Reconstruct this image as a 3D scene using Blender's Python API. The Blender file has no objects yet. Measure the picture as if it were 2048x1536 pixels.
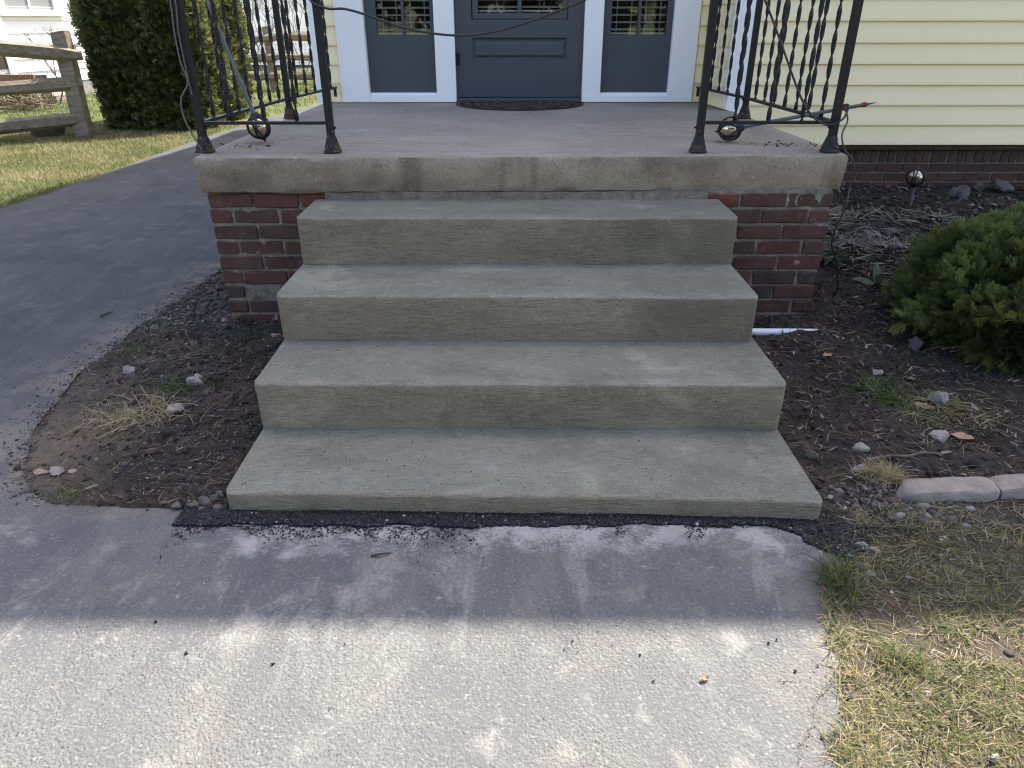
import bpy, bmesh, math, random
import numpy as np
from mathutils import Vector, Matrix, Quaternion, noise as mnoise

random.seed(7)
RG = np.random.default_rng(11)
S = bpy.context.scene
COL = S.collection

# ------------------------------------------------------------------ camera
CAM = Vector((-0.0074, -1.6422, 1.2559)); PITCH, YAW, ROLL, FPX = -0.4712, -0.0039, -0.0012, 1420.5
FWD = Vector((math.sin(YAW) * math.cos(PITCH), math.cos(YAW) * math.cos(PITCH), math.sin(PITCH)))
_r = FWD.cross(Vector((0, 0, 1))).normalized(); _u = _r.cross(FWD)
RGT = _r * math.cos(ROLL) + _u * math.sin(ROLL); UPV = _u * math.cos(ROLL) - _r * math.sin(ROLL)
cd = bpy.data.cameras.new('camera'); cam = bpy.data.objects.new('camera', cd); COL.objects.link(cam)
cd.sensor_fit = 'HORIZONTAL'; cd.sensor_width = 36.0; cd.lens = FPX / 2048 * 36.0
cd.clip_start = 0.05; cd.clip_end = 1000
cam.matrix_world = Matrix(((RGT.x, UPV.x, -FWD.x, CAM.x), (RGT.y, UPV.y, -FWD.y, CAM.y), (RGT.z, UPV.z, -FWD.z, CAM.z), (0, 0, 0, 1)))
S.camera = cam

def ray(u, v): return FWD + RGT * ((u - 1024) / FPX) + UPV * ((768 - v) / FPX)
def atz(u, v, z=0.0): r = ray(u, v); return CAM + r * ((z - CAM.z) / r.z)
def aty(u, v, y): r = ray(u, v); return CAM + r * ((y - CAM.y) / r.y)
def atx(u, v, x): r = ray(u, v); return CAM + r * ((x - CAM.x) / r.x)
def atp(u, v, p, n): r = ray(u, v); return CAM + r * ((p - CAM).dot(n) / r.dot(n))

# ------------------------------------------------------------------ light
SUN = Vector((0.42, 0.52, 1.0)).normalized()
W = bpy.data.worlds.new('World'); S.world = W; W.use_nodes = True
sky = W.node_tree.nodes.new('ShaderNodeTexSky'); sky.sky_type = 'NISHITA'; sky.sun_disc = False
sky.sun_elevation = math.asin(SUN.z); sky.sun_rotation = math.atan2(SUN.x, SUN.y)
sky.air_density = 1.0; sky.dust_density = 2.5; sky.ozone_density = 0.3
bg = W.node_tree.nodes['Background']; bg.inputs['Strength'].default_value = 0.15
wb_ = W.node_tree.nodes.new('ShaderNodeMix'); wb_.data_type = 'RGBA'; wb_.blend_type = 'MULTIPLY'; wb_.inputs[0].default_value = 1.0
wb_.inputs[7].default_value = (1.13, 1.02, 0.98, 1)      # camera white balance leans warm
W.node_tree.links.new(sky.outputs[0], wb_.inputs[6]); W.node_tree.links.new(wb_.outputs[2], bg.inputs[0])
sl = bpy.data.lights.new('sun', 'SUN'); sun = bpy.data.objects.new('sun', sl); COL.objects.link(sun)
sl.energy = 4.3; sl.angle = math.radians(0.55); sl.color = (1.0, 0.93, 0.82)
sun.rotation_euler = (-SUN).to_track_quat('-Z', 'Y').to_euler(); sun.location = (4, 6, 20)
S.view_settings.view_transform = 'Standard'; S.view_settings.look = 'None'
S.view_settings.exposure = 1.82; S.view_settings.gamma = 1.0; S.view_settings.use_curve_mapping = False
S.render.engine = 'CYCLES'; S.cycles.filter_width = 1.2; S.cycles.use_denoising = True; S.cycles.max_bounces = 8; S.cycles.diffuse_bounces = 4

# ------------------------------------------------------------------ helpers
def link(o, parent=None, kind=None, label=None, cat=None, group=None):
    COL.objects.link(o)
    if parent is not None:
        o.parent = parent
        o.matrix_parent_inverse = Matrix.Translation(parent_loc(parent)).inverted()
    tag(o, label, cat, group, kind); return o
def parent_loc(p):
    v = Vector(p.location); q = p.parent
    if q is not None: v = Vector(p.get('_o', (0, 0, 0))) if False else (v if q is None else v)
    return v
def tag(o, label=None, cat=None, group=None, kind=None):
    if label: o['label'] = label
    if cat: o['category'] = cat
    if group: o['group'] = group
    if kind: o['kind'] = kind
def thing(name, label, cat, loc=(0, 0, 0), group=None):
    o = bpy.data.objects.new(name, None); o.location = loc; o.empty_display_size = 0.1
    COL.objects.link(o); tag(o, label, cat, group); return o
def mesh(name, v, f, mats, smooth=False):
    me = bpy.data.meshes.new(name); me.from_pydata([tuple(map(float, p)) for p in v], [], f)
    for m in (mats if isinstance(mats, (list, tuple)) else [mats]): me.materials.append(m)
    if smooth: me.polygons.foreach_set('use_smooth', [True] * len(me.polygons))
    me.update(); return me
def ob(name, me, parent=None, **k): return link(bpy.data.objects.new(name, me), parent, **k)
def npmesh(name, V, F, mat, smooth=False, tint=None, loops=None):
    """V (n,3), F (m,k) arrays -> mesh; tint (n,) stored as point attribute"""
    me = bpy.data.meshes.new(name); V = np.asarray(V, np.float32); F = np.asarray(F, np.int32)
    m, k = F.shape
    me.vertices.add(len(V)); me.vertices.foreach_set('co', V.ravel())
    me.loops.add(m * k); me.loops.foreach_set('vertex_index', F.ravel())
    me.polygons.add(m); me.polygons.foreach_set('loop_start', np.arange(0, m * k, k, dtype=np.int32))
    me.polygons.foreach_set('loop_total', np.full(m, k, np.int32))
    if smooth: me.polygons.foreach_set('use_smooth', np.ones(m, bool))
    me.materials.append(mat); me.update(calc_edges=True); me.validate()
    if tint is not None:
        a = me.attributes.new('tint', 'FLOAT', 'POINT'); a.data.foreach_set('value', np.asarray(tint, np.float32))
    return me

class MB:
    def __init__(s): s.v = []; s.f = []
    def add(s, v, f):
        b = len(s.v); s.v += [tuple(p) for p in v]; s.f += [tuple(i + b for i in q) for q in f]
    def box(s, x0, x1, y0, y1, z0, z1):
        s.add([(x, y, z) for z in (z0, z1) for y in (y0, y1) for x in (x0, x1)],
              [(0, 2, 3, 1), (4, 5, 7, 6), (0, 1, 5, 4), (2, 6, 7, 3), (0, 4, 6, 2), (1, 3, 7, 5)])
    def tube(s, pts, r, n=8, cap=True):
        pts = [Vector(p) for p in pts]; m = len(pts); rr = r if hasattr(r, '__len__') else [r] * m
        V = []; up = None
        for i, p in enumerate(pts):
            t = (pts[min(i + 1, m - 1)] - pts[max(i - 1, 0)]).normalized()
            if up is None:
                up = t.orthogonal().normalized()
            up = (up - t * up.dot(t)).normalized(); sd = t.cross(up)
            for k in range(n):
                a = 2 * math.pi * k / n; V.append(p + (up * math.cos(a) + sd * math.sin(a)) * rr[i])
        F = [(i * n + k, i * n + (k + 1) % n, (i + 1) * n + (k + 1) % n, (i + 1) * n + k) for i in range(m - 1) for k in range(n)]
        if cap: F += [tuple(range(n - 1, -1, -1)), tuple((m - 1) * n + k for k in range(n))]
        s.add(V, F)
    def lathe(s, prof, n=16, c=(0, 0, 0)):
        V = [(c[0] + r * math.cos(2 * math.pi * k / n), c[1] + r * math.sin(2 * math.pi * k / n), c[2] + z) for r, z in prof for k in range(n)]
        F = [(i * n + k, i * n + (k + 1) % n, (i + 1) * n + (k + 1) % n, (i + 1) * n + k) for i in range(len(prof) - 1) for k in range(n)]
        s.add(V, F)
    def me(s, name, mat, smooth=False, bevel=0, seg=1):
        m = mesh(name, s.v, s.f, mat)
        if bevel:
            bm = bmesh.new(); bm.from_mesh(m)
            bmesh.ops.bevel(bm, geom=[e for e in bm.edges], offset=bevel, segments=seg, affect='EDGES', clamp_overlap=True)
            bm.to_mesh(m); bm.free()
        if smooth:
            m.polygons.foreach_set('use_smooth', [True] * len(m.polygons)); m.set_sharp_from_angle(angle=math.radians(40))
        return m
    def build(s, name, mat, parent=None, smooth=False, bevel=0, seg=1, **k):
        return ob(name, s.me(name, mat, smooth, bevel, seg), parent, **k)

def spline(pts, n=8):
    pts = [Vector(p) for p in pts]; out = []
    for i in range(len(pts) - 1):
        p0, p1, p2, p3 = pts[max(i - 1, 0)], pts[i], pts[i + 1], pts[min(i + 2, len(pts) - 1)]
        for k in range(n):
            t = k / n
            out.append(0.5 * ((2 * p1) + (p2 - p0) * t + (2 * p0 - 5 * p1 + 4 * p2 - p3) * t * t + (3 * p1 - p0 - 3 * p2 + p3) * t ** 3))
    out.append(pts[-1]); return out

_T = RG.random((64, 64))
def vnoise(x, y):
    x = np.asarray(x, float); y = np.asarray(y, float)
    i = np.floor(x).astype(int); j = np.floor(y).astype(int); fx = x - i; fy = y - j
    fx = fx * fx * (3 - 2 * fx); fy = fy * fy * (3 - 2 * fy)
    g = lambda a, b: _T[a % 64, b % 64]
    return (g(i, j) * (1 - fx) + g(i + 1, j) * fx) * (1 - fy) + (g(i, j + 1) * (1 - fx) + g(i + 1, j + 1) * fx) * fy - 0.5
def fbm(x, y, sc=1.0, oct=4):
    r = 0; a = 1.0; x = np.asarray(x) * sc; y = np.asarray(y) * sc
    for o in range(oct): r = r + a * vnoise(x + 17 * o, y + 31 * o); x = x * 2.03; y = y * 2.03; a *= 0.5
    return r
def sstep(a, b, x): t = np.clip((np.asarray(x, float) - a) / (b - a), 0, 1); return t * t * (3 - 2 * t)
def inpoly(x, y, P):
    c = np.zeros(x.shape, bool); n = len(P)
    for i in range(n):
        x0, y0 = P[i]; x1, y1 = P[i - 1]
        if y0 == y1: continue
        c ^= ((y0 > y) != (y1 > y)) & (x < (x1 - x0) * (y - y0) / (y1 - y0) + x0)
    return c

# ------------------------------------------------------------------ materials
class G:
    def __init__(s, nt): s.nt = nt
    def n(s, t, ins=None, **pr):
        o = s.nt.nodes.new('ShaderNode' + t)
        for k, v in pr.items(): setattr(o, k, v)
        for k, v in (ins or {}).items():
            i = o.inputs[k]
            if hasattr(v, 'links') or hasattr(v, 'is_linked'): s.nt.links.new(v, i)
            else: i.default_value = v
        return o
    def co(s, scale=(1, 1, 1), rand=False, rot=(0, 0, 0)):
        v = s.n('TexCoord').outputs['Object']
        if rand:
            r = s.n('ObjectInfo').outputs['Random']
            v = s.n('VectorMath', {0: v, 1: s.n('CombineXYZ', {0: s.math('MULTIPLY', r, 37.0), 1: s.math('MULTIPLY', r, 91.0), 2: 0.0}).outputs[0]}, operation='ADD').outputs[0]
        return s.n('Mapping', {'Vector': v, 'Scale': scale, 'Rotation': rot}).outputs[0]
    def noise(s, v, sc, det=4, ro=0.55, dist=0.0): return s.n('TexNoise', {'Vector': v, 'Scale': sc, 'Detail': det, 'Roughness': ro, 'Distortion': dist}).outputs[0]
    def vor(s, v, sc, feat='F1', out=0, rnd=1.0): return s.n('TexVoronoi', {'Vector': v, 'Scale': sc, 'Randomness': rnd}, feature=feat).outputs[out]
    def math(s, op, a, b=0.0, c=None):
        d = {0: a, 1: b}
        if c is not None: d[2] = c
        return s.n('Math', d, operation=op).outputs[0]
    def map(s, f, a, b, c=0.0, d=1.0, smooth=True):
        return s.n('MapRange', {0: f, 1: a, 2: b, 3: c, 4: d}, interpolation_type='SMOOTHSTEP' if smooth else 'LINEAR').outputs[0]
    def ramp(s, f, st):
        o = s.n('ValToRGB', {0: f}); e = o.color_ramp.elements
        while len(e) < len(st): e.new(0.5)
        for k, (p, c) in zip(e, st): k.position = p; k.color = (*c, 1)
        return o.outputs[0]
    def mix(s, f, a, b, mode='MIX'):
        o = s.nt.nodes.new('ShaderNodeMix'); o.data_type = 'RGBA'; o.blend_type = mode
        for i, v in ((0, f), (6, a), (7, b)):
            if hasattr(v, 'is_linked'): s.nt.links.new(v, o.inputs[i])
            elif i == 0: o.inputs[0].default_value = v
            else: o.inputs[i].default_value = (*v, 1)
        return o.outputs[2]
    def bump(s, h, st=0.5, d=0.01, nrm=None):
        ins = {'Height': h, 'Strength': st, 'Distance': d}
        if nrm is not None: ins['Normal'] = nrm
        return s.n('Bump', ins).outputs[0]
    def attr(s, n): return s.n('Attribute', attribute_name=n).outputs['Fac']
    def xyz(s, v=None):
        o = s.n('SeparateXYZ', {0: v if v is not None else s.n('TexCoord').outputs['Object']}); return o.outputs
    def nrm(s): return s.n('SeparateXYZ', {0: s.n('NewGeometry').outputs['Normal']}).outputs
    def rand(s): return s.n('ObjectInfo').outputs['Random']

def MAT(name, fn=None, color=(0.5, 0.5, 0.5), rough=0.8, metal=0.0, spec=0.5):
    m = bpy.data.materials.new(name); m.use_nodes = True; nt = m.node_tree; b = nt.nodes['Principled BSDF']
    b.inputs['Base Color'].default_value = (*color, 1); b.inputs['Roughness'].default_value = rough
    b.inputs['Metallic'].default_value = metal; b.inputs['Specular IOR Level'].default_value = spec
    if fn:
        r = fn(G(nt)) or {}
        for k, v in r.items():
            key = {'c': 'Base Color', 'n': 'Normal', 'r': 'Roughness', 'm': 'Metallic', 's': 'Specular IOR Level', 't': 'Transmission Weight', 'a': 'Alpha'}[k]
            if hasattr(v, 'is_linked'): nt.links.new(v, b.inputs[key])
            else: b.inputs[key].default_value = v
    return m

def f_newconc(g):
    v = g.co(); st = g.co((16.0, 130, 130)); st2 = g.co((30, 190, 190))
    big = g.noise(g.co((1.2, 3, 3)), 2.2, 5, 0.6); pat = g.noise(g.co((2.2, 3, 3.5)), 1.3, 4, 0.6, 0.3)
    s1 = g.noise(st, 1.0, 4, 0.7); s2 = g.noise(st2, 1.0, 3, 0.7); gr = g.noise(v, 230, 3, 0.7); gr2 = g.noise(v, 95, 3, 0.7)
    c = g.ramp(big, [(0.3, (0.200, 0.168, 0.115)), (0.52, (0.235, 0.200, 0.140)), (0.72, (0.28, 0.242, 0.175))])
    xs = g.xyz()[0]; damp = g.map(g.math('ADD', pat, g.math('MULTIPLY', g.map(xs, 0.1, 0.6), 0.10)), 0.54, 0.66); c = g.mix(g.math('MULTIPLY', damp, 0.52), c, (0.14, 0.12, 0.085))
    lite = g.map(pat, 0.43, 0.33); c = g.mix(g.math('MULTIPLY', lite, 0.45), c, (0.44, 0.37, 0.25))
    c = g.mix(g.map(s1, 0.48, 0.66, 0.0, 0.42), c, (0.085, 0.073, 0.052)); por = g.vor(v, 120); c = g.mix(g.math('MULTIPLY', g.map(por, 0.22, 0.12), g.map(g.noise(v, 9, 3), 0.45, 0.62, 0, .8)), c, (0.06, 0.052, 0.04)); c = g.mix(g.map(s2, 0.54, 0.70, 0.0, 0.34), c, (0.33, 0.30, 0.225)); c = g.mix(g.map(gr2, 0.56, 0.68, 0.0, 0.35), c, (0.12, 0.11, 0.085))
    c = g.mix(g.map(gr, 0.54, 0.64, 0.0, 0.6), c, (0.085, 0.077, 0.06)); c = g.mix(g.map(gr, 0.46, 0.38, 0.0, 0.35), c, (0.36, 0.325, 0.25)); mott = g.noise(v, 26, 4, 0.7); c = g.mix(g.map(mott, 0.52, 0.68, 0, 0.2), c, (0.13, 0.112, 0.08)); c = g.mix(g.map(mott, 0.46, 0.34, 0, 0.25), c, (0.34, 0.305, 0.235))
    spk = g.vor(v, 75, 'F1', 0); c = g.mix(g.math('MULTIPLY', g.map(spk, 0.10, 0.05), g.map(g.noise(v, 14, 2), 0.5, 0.62)), c, (0.06, 0.057, 0.05))
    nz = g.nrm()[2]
    c = g.mix(g.map(nz, 0.6, 0.95, 0.0, 1.0), c, (0.82, 0.95, 1.06), 'MULTIPLY')   # cool sky light painted into the upward-facing treads
    ox = g.xyz(); wet = g.math('MULTIPLY', g.math('MULTIPLY', g.map(g.math('ADD', ox[0], g.math('MULTIPLY', g.noise(v, 5, 4, .6), .22)), 0.46, 0.56), g.map(nz, .5, .2)), g.math('MULTIPLY', g.map(ox[2], .22, .27), g.map(g.noise(v, 7, 4), .25, .55, .5, 1.0)))
    c = g.mix(g.math('MULTIPLY', wet, 0.42), c, (0.10, 0.092, 0.07))      # damp left on the upper risers
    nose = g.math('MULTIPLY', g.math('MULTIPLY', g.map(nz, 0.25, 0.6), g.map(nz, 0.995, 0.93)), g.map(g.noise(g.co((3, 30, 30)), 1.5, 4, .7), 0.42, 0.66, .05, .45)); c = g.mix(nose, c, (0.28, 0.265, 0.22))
    h = g.math('ADD', g.math('MULTIPLY', s1, 1.0), g.math('ADD', g.math('MULTIPLY', s2, 0.45), g.math('ADD', g.math('MULTIPLY', gr2, 0.6), g.math('MULTIPLY', gr, 0.35))))
    return {'c': c, 'n': g.bump(h, 0.9, 0.006), 'r': 0.86, 's': 0.3}
def f_slab(g):
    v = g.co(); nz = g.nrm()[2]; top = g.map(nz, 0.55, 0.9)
    a = g.noise(g.co((1, 1, 1.6)), 3.2, 6, 0.62); b = g.noise(v, 11, 5, 0.65); gr = g.noise(v, 120, 4, 0.75)
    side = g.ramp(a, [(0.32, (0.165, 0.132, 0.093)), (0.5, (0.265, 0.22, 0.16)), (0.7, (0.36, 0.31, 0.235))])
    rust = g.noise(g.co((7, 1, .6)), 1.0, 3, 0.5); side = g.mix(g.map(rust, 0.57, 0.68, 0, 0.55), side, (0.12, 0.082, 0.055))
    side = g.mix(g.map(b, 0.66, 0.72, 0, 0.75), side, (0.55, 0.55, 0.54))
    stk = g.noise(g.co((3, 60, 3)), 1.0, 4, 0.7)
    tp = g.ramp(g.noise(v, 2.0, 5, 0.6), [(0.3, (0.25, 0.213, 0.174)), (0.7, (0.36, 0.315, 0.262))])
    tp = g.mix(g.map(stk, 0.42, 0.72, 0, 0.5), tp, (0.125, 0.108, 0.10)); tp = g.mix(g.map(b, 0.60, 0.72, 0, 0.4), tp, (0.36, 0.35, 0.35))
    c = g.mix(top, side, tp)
    c = g.mix(g.map(gr, 0.54, 0.66, 0, 0.65), c, (0.07, 0.058, 0.05)); c = g.mix(g.map(gr, 0.42, 0.34, 0, 0.5), c, (0.42, 0.385, 0.34))
    h = g.math('ADD', g.math('MULTIPLY', gr, 1.0), g.math('MULTIPLY', b, 1.6))
    return {'c': c, 'n': g.bump(h, 0.6, 0.005), 'r': 0.9, 's': 0.25}
def f_brick(dark):
    def f(g):
        v = g.co(rand=True); r = g.rand()
        if dark: c = g.ramp(r, [(0.0, (0.048, 0.028, 0.022)), (0.5, (0.066, 0.036, 0.028)), (1.0, (0.085, 0.044, 0.034))])
        else: c = g.ramp(r, [(0.0, (0.040, 0.024, 0.018)), (0.3, (0.065, 0.029, 0.022)), (0.6, (0.085, 0.030, 0.023)), (0.85, (0.105, 0.032, 0.025)), (1.0, (0.080, 0.042, 0.032))])
        a = g.noise(v, 26, 5, 0.65); gr = g.noise(v, 170, 3, 0.6)
        c = g.mix(g.map(a, 0.45, 0.7, 0, 0.6), c, (0.05, 0.034, 0.029) if not dark else (0.03, 0.022, 0.018))
        if not dark:
            c = g.mix(g.map(g.noise(v, 45, 4, 0.7), 0.57, 0.66, 0, 0.4), c, (0.18, 0.152, 0.125)); c = g.mix(g.map(g.noise(v, 9, 3), 0.3, 0.7, 0.03, 0.30), c, (0.115, 0.095, 0.078))
            c = g.mix(g.map(gr, 0.66, 0.74, 0, 0.5), c, (0.42, 0.37, 0.33))
        return {'c': c, 'n': g.bump(g.math('ADD', a, g.math('MULTIPLY', gr, 0.5)), 0.5, 0.004), 'r': 0.85, 's': 0.3}
    return f
def f_mortar(g):
    v = g.co(); a = g.noise(v, 30, 5, 0.7); gr = g.noise(v, 190, 3, 0.6)
    c = g.ramp(a, [(0.3, (0.145, 0.125, 0.098)), (0.7, (0.31, 0.272, 0.222))]); c = g.mix(g.map(gr, 0.6, 0.7, 0, 0.5), c, (0.07, 0.06, 0.05))
    return {'c': c, 'n': g.bump(g.math('ADD', a, gr), 0.9, 0.008), 'r': 0.95, 's': 0.1}
def f_drive(g):
    v = g.co(); x, y, z = g.xyz()
    dust = g.attr('tint')
    big = g.noise(v, 2.3, 6, 0.62, 0.5); med = g.noise(v, 8, 5, 0.65, 0.3); fine = g.noise(v, 105, 5, 0.8); gr = g.noise(v, 260, 3, 0.75)
    strk = g.noise(g.co((26, 1.5, 1), rot=(0, 0, 0.35)), 1.0, 5, 0.65, 0.5)
    asp = g.ramp(big, [(0.3, (0.031, 0.034, 0.040)), (0.7, (0.066, 0.069, 0.076))])
    asp = g.mix(g.map(g.noise(v, 5, 5, .7), 0.5, 0.68, 0, 0.5), asp, (0.115, 0.114, 0.12)); asp = g.mix(g.map(strk, 0.52, 0.70, 0, 0.30), asp, (0.13, 0.13, 0.135)); asp = g.mix(g.map(fine, 0.54, 0.62, 0, 0.55), asp, (0.16, 0.16, 0.165)); asp = g.mix(g.map(gr, 0.55, 0.64, 0, 0.6), asp, (0.022, 0.022, 0.026)); asp = g.mix(g.map(g.noise(g.co((3, 9, 1), rot=(0, 0, .25)), 4.0, 4, .7), 0.68, 0.74, 0, 0.55), asp, (0.24, 0.24, 0.24))
    asp = g.mix(g.map(fine, 0.42, 0.34, 0, 0.5), asp, (0.03, 0.031, 0.038))
    # worn, dusty walk in front of the steps
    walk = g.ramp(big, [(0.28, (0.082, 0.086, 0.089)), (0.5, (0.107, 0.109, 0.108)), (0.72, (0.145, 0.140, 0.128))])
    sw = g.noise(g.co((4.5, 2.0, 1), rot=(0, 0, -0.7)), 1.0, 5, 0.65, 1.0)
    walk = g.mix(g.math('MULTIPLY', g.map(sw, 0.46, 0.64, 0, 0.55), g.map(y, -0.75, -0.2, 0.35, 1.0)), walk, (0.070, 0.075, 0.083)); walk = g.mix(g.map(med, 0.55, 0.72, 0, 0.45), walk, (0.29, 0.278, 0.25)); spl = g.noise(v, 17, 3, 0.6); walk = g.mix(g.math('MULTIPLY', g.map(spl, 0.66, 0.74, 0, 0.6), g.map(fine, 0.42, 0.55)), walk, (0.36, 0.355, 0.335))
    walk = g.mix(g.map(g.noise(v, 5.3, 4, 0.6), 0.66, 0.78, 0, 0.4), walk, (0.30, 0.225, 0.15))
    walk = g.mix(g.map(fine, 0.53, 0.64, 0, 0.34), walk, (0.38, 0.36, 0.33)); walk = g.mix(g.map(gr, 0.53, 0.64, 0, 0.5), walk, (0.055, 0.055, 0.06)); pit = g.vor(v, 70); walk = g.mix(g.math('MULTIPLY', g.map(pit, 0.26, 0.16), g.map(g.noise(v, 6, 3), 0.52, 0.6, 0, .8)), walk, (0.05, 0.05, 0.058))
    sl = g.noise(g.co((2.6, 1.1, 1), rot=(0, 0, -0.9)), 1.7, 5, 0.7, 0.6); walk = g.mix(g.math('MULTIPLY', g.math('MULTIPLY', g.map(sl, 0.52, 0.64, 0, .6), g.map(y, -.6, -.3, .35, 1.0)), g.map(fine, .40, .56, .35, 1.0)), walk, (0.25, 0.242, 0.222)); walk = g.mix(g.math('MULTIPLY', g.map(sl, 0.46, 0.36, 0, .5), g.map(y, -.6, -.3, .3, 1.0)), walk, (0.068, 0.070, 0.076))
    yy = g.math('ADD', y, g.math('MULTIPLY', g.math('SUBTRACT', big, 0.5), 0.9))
    m = g.map(yy, 1.25, -0.30, 0, 1)  # worn walk tone; its far reach also paints grazing sky sheen on the drive
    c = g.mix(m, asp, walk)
    # cement dust left along the new bottom step
    d2 = g.math('MULTIPLY', g.map(g.math('ADD', y, g.math('MULTIPLY', g.math('SUBTRACT', med, 0.5), 0.35)), -0.20, -0.08), g.map(x, -1.05, -0.75))
    d2 = g.math('MULTIPLY', d2, g.map(g.math('ADD', g.math('MULTIPLY', g.noise(v, 6.5, 5, .7), 1.5), g.math('MULTIPLY', fine, 0.5)), 0.88, 1.12))
    c = g.mix(g.math('MULTIPLY', d2, 0.62), c, (0.36, 0.355, 0.34))
    c = g.mix(g.math('MULTIPLY', dust, g.map(g.math('ADD', fine, g.math('MULTIPLY', g.math('SUBTRACT', med, .5), 1.2)), 0.38, 0.62, 0.05, 1.0)), c, (0.165, 0.142, 0.115))
    vd = g.n('VectorMath', {0: v, 1: g.n('VectorMath', {0: g.n('TexNoise', {'Vector': v, 'Scale': 60.0, 'Detail': 2.0}).outputs[1], 3: 0.012}, operation='SCALE').outputs[0]}, operation='ADD').outputs[0]
    cell = g.n('TexVoronoi', {'Vector': vd, 'Scale': 138.0, 'Smoothness': 0.35}, feature='SMOOTH_F1').outputs[0]
    cell2 = g.n('TexVoronoi', {'Vector': vd, 'Scale': 190.0}, feature='F1').outputs[0]
    amp = g.math('MULTIPLY', g.map(y, 0.5, -0.5, 0.25, 1.0), g.map(big, 0.30, 0.62, 0.35, 1.15))
    h = g.math('MULTIPLY', g.math('ADD', g.math('MULTIPLY', cell, -1.0), g.math('ADD', g.math('MULTIPLY', cell2, -0.35), g.math('MULTIPLY', fine, 0.35))), amp)
    return {'c': c, 'n': g.bump(h, 0.55, 0.009), 'r': 0.88, 's': 0.3}
def f_soil(g):
    v = g.co(); x, y, z = g.xyz(); a = g.noise(v, 4.5, 6, 0.65); b = g.noise(v, 38, 5, 0.7); gr = g.noise(v, 190, 3, 0.7); t = g.attr('tint')
    c = g.ramp(a, [(0.3, (0.022, 0.0195, 0.017)), (0.6, (0.048, 0.042, 0.036)), (0.8, (0.095, 0.083, 0.071))])
    c = g.mix(t, c, g.ramp(a, [(0.3, (0.085, 0.068, 0.052)), (0.7, (0.165, 0.134, 0.104))]))
    c = g.mix(g.map(b, 0.55, 0.72, 0, 0.5), c, (0.018, 0.015, 0.013)); c = g.mix(g.map(gr, 0.62, 0.74, 0, 0.5), c, (0.16, 0.145, 0.13))
    return {'c': c, 'n': g.bump(g.math('ADD', b, g.math('MULTIPLY', gr, 0.5)), 1.0, 0.015), 'r': 0.95, 's': 0.15}
def f_lawn(g):
    v = g.co(); a = g.noise(v, 0.8, 6, 0.65); b = g.noise(v, 25, 5, 0.7)
    c = g.ramp(a, [(0.3, (0.062, 0.085, 0.026)), (0.55, (0.10, 0.11, 0.04)), (0.75, (0.17, 0.145, 0.075))]); c = g.mix(g.map(b, 0.5, 0.7, 0, 0.6), c, (0.035, 0.04, 0.016))
    return {'c': c, 'n': g.bump(b, 1.0, 0.03), 'r': 0.95, 's': 0.1}
def f_tint(stops, rough=0.75, spec=0.25, trans=False):
    def f(g):
        t = g.attr('tint'); return {'c': g.ramp(t, stops), 'r': rough, 's': spec}
    return f
def f_siding(base):
    def f(g):
        v = g.co((1.0, 1, 60)); a = g.noise(v, 2.0, 4, 0.6); d = g.noise(g.co(), 3.0, 4, 0.6)
        c = g.mix(g.map(d, 0.45, 0.75, 0, 0.14), base, tuple(k * 0.72 for k in base))
        return {'c': c, 'n': g.bump(a, 0.08, 0.003), 'r': 0.45, 's': 0.4}
    return f
def f_white(g):
    d = g.noise(g.co((1, 1, .6)), 5, 5, 0.65); k = g.noise(g.co(), 60, 3, 0.6)
    c = g.mix(g.map(d, 0.5, 0.8, 0, 0.3), (0.87, 0.865, 0.86), (0.70, 0.68, 0.65))
    return {'c': c, 'n': g.bump(k, 0.06, 0.003), 'r': 0.5, 's': 0.4}
def f_doorpaint(g):
    d = g.noise(g.co(), 4, 5, 0.6); k = g.noise(g.co((40, 40, 2)), 2.0, 4, 0.6); w = g.noise(g.co(), 38, 4, 0.7)
    c = g.mix(d, (0.060, 0.068, 0.082), (0.070, 0.079, 0.093)); c = g.mix(g.map(w, 0.735, 0.77, 0, 0.7), c, (0.34, 0.36, 0.38))
    return {'c': c, 'n': g.bump(k, 0.10, 0.003), 'r': 0.5, 's': 0.4}
def f_iron(g):
    v = g.co(); a = g.noise(v, 28, 5, 0.7); b = g.noise(v, 120, 3, 0.6)
    lo = g.map(g.n('SeparateXYZ', {0: g.n('NewGeometry').outputs['Position']}).outputs[2], 0.93, 0.78)
    c = g.mix(g.map(g.math('ADD', a, g.math('MULTIPLY', lo, 0.14)), 0.62, 0.72, 0, 0.85), (0.014, 0.0135, 0.014), (0.075, 0.036, 0.022))
    c = g.mix(g.map(g.math('ADD', b, g.math('MULTIPLY', lo, 0.05)), 0.70, 0.74, 0, 0.8), c, (0.42, 0.40, 0.36))
    return {'c': c, 'n': g.bump(g.math('ADD', a, b), 0.35, 0.003), 'r': 0.5, 's': 0.28}
def f_wood(cols, sc=1.0):
    def f(g):
        v = g.co((2.0 * sc, 14 * sc, 14 * sc)); a = g.noise(v, 2.0, 6, 0.7, 0.4); b = g.noise(g.co(), 3.0, 4); fi = g.noise(g.co((6, 90, 90)), 1.0, 4, 0.7)
        c = g.ramp(a, [(0.3, cols[0]), (0.7, cols[1])]); c = g.mix(g.map(fi, 0.55, 0.7, 0, 0.5), c, tuple(k * 0.35 for k in cols[0]))
        return {'c': c, 'n': g.bump(g.math('ADD', a, fi), 0.7, 0.01), 'r': 0.9, 's': 0.15}
    return f
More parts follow.
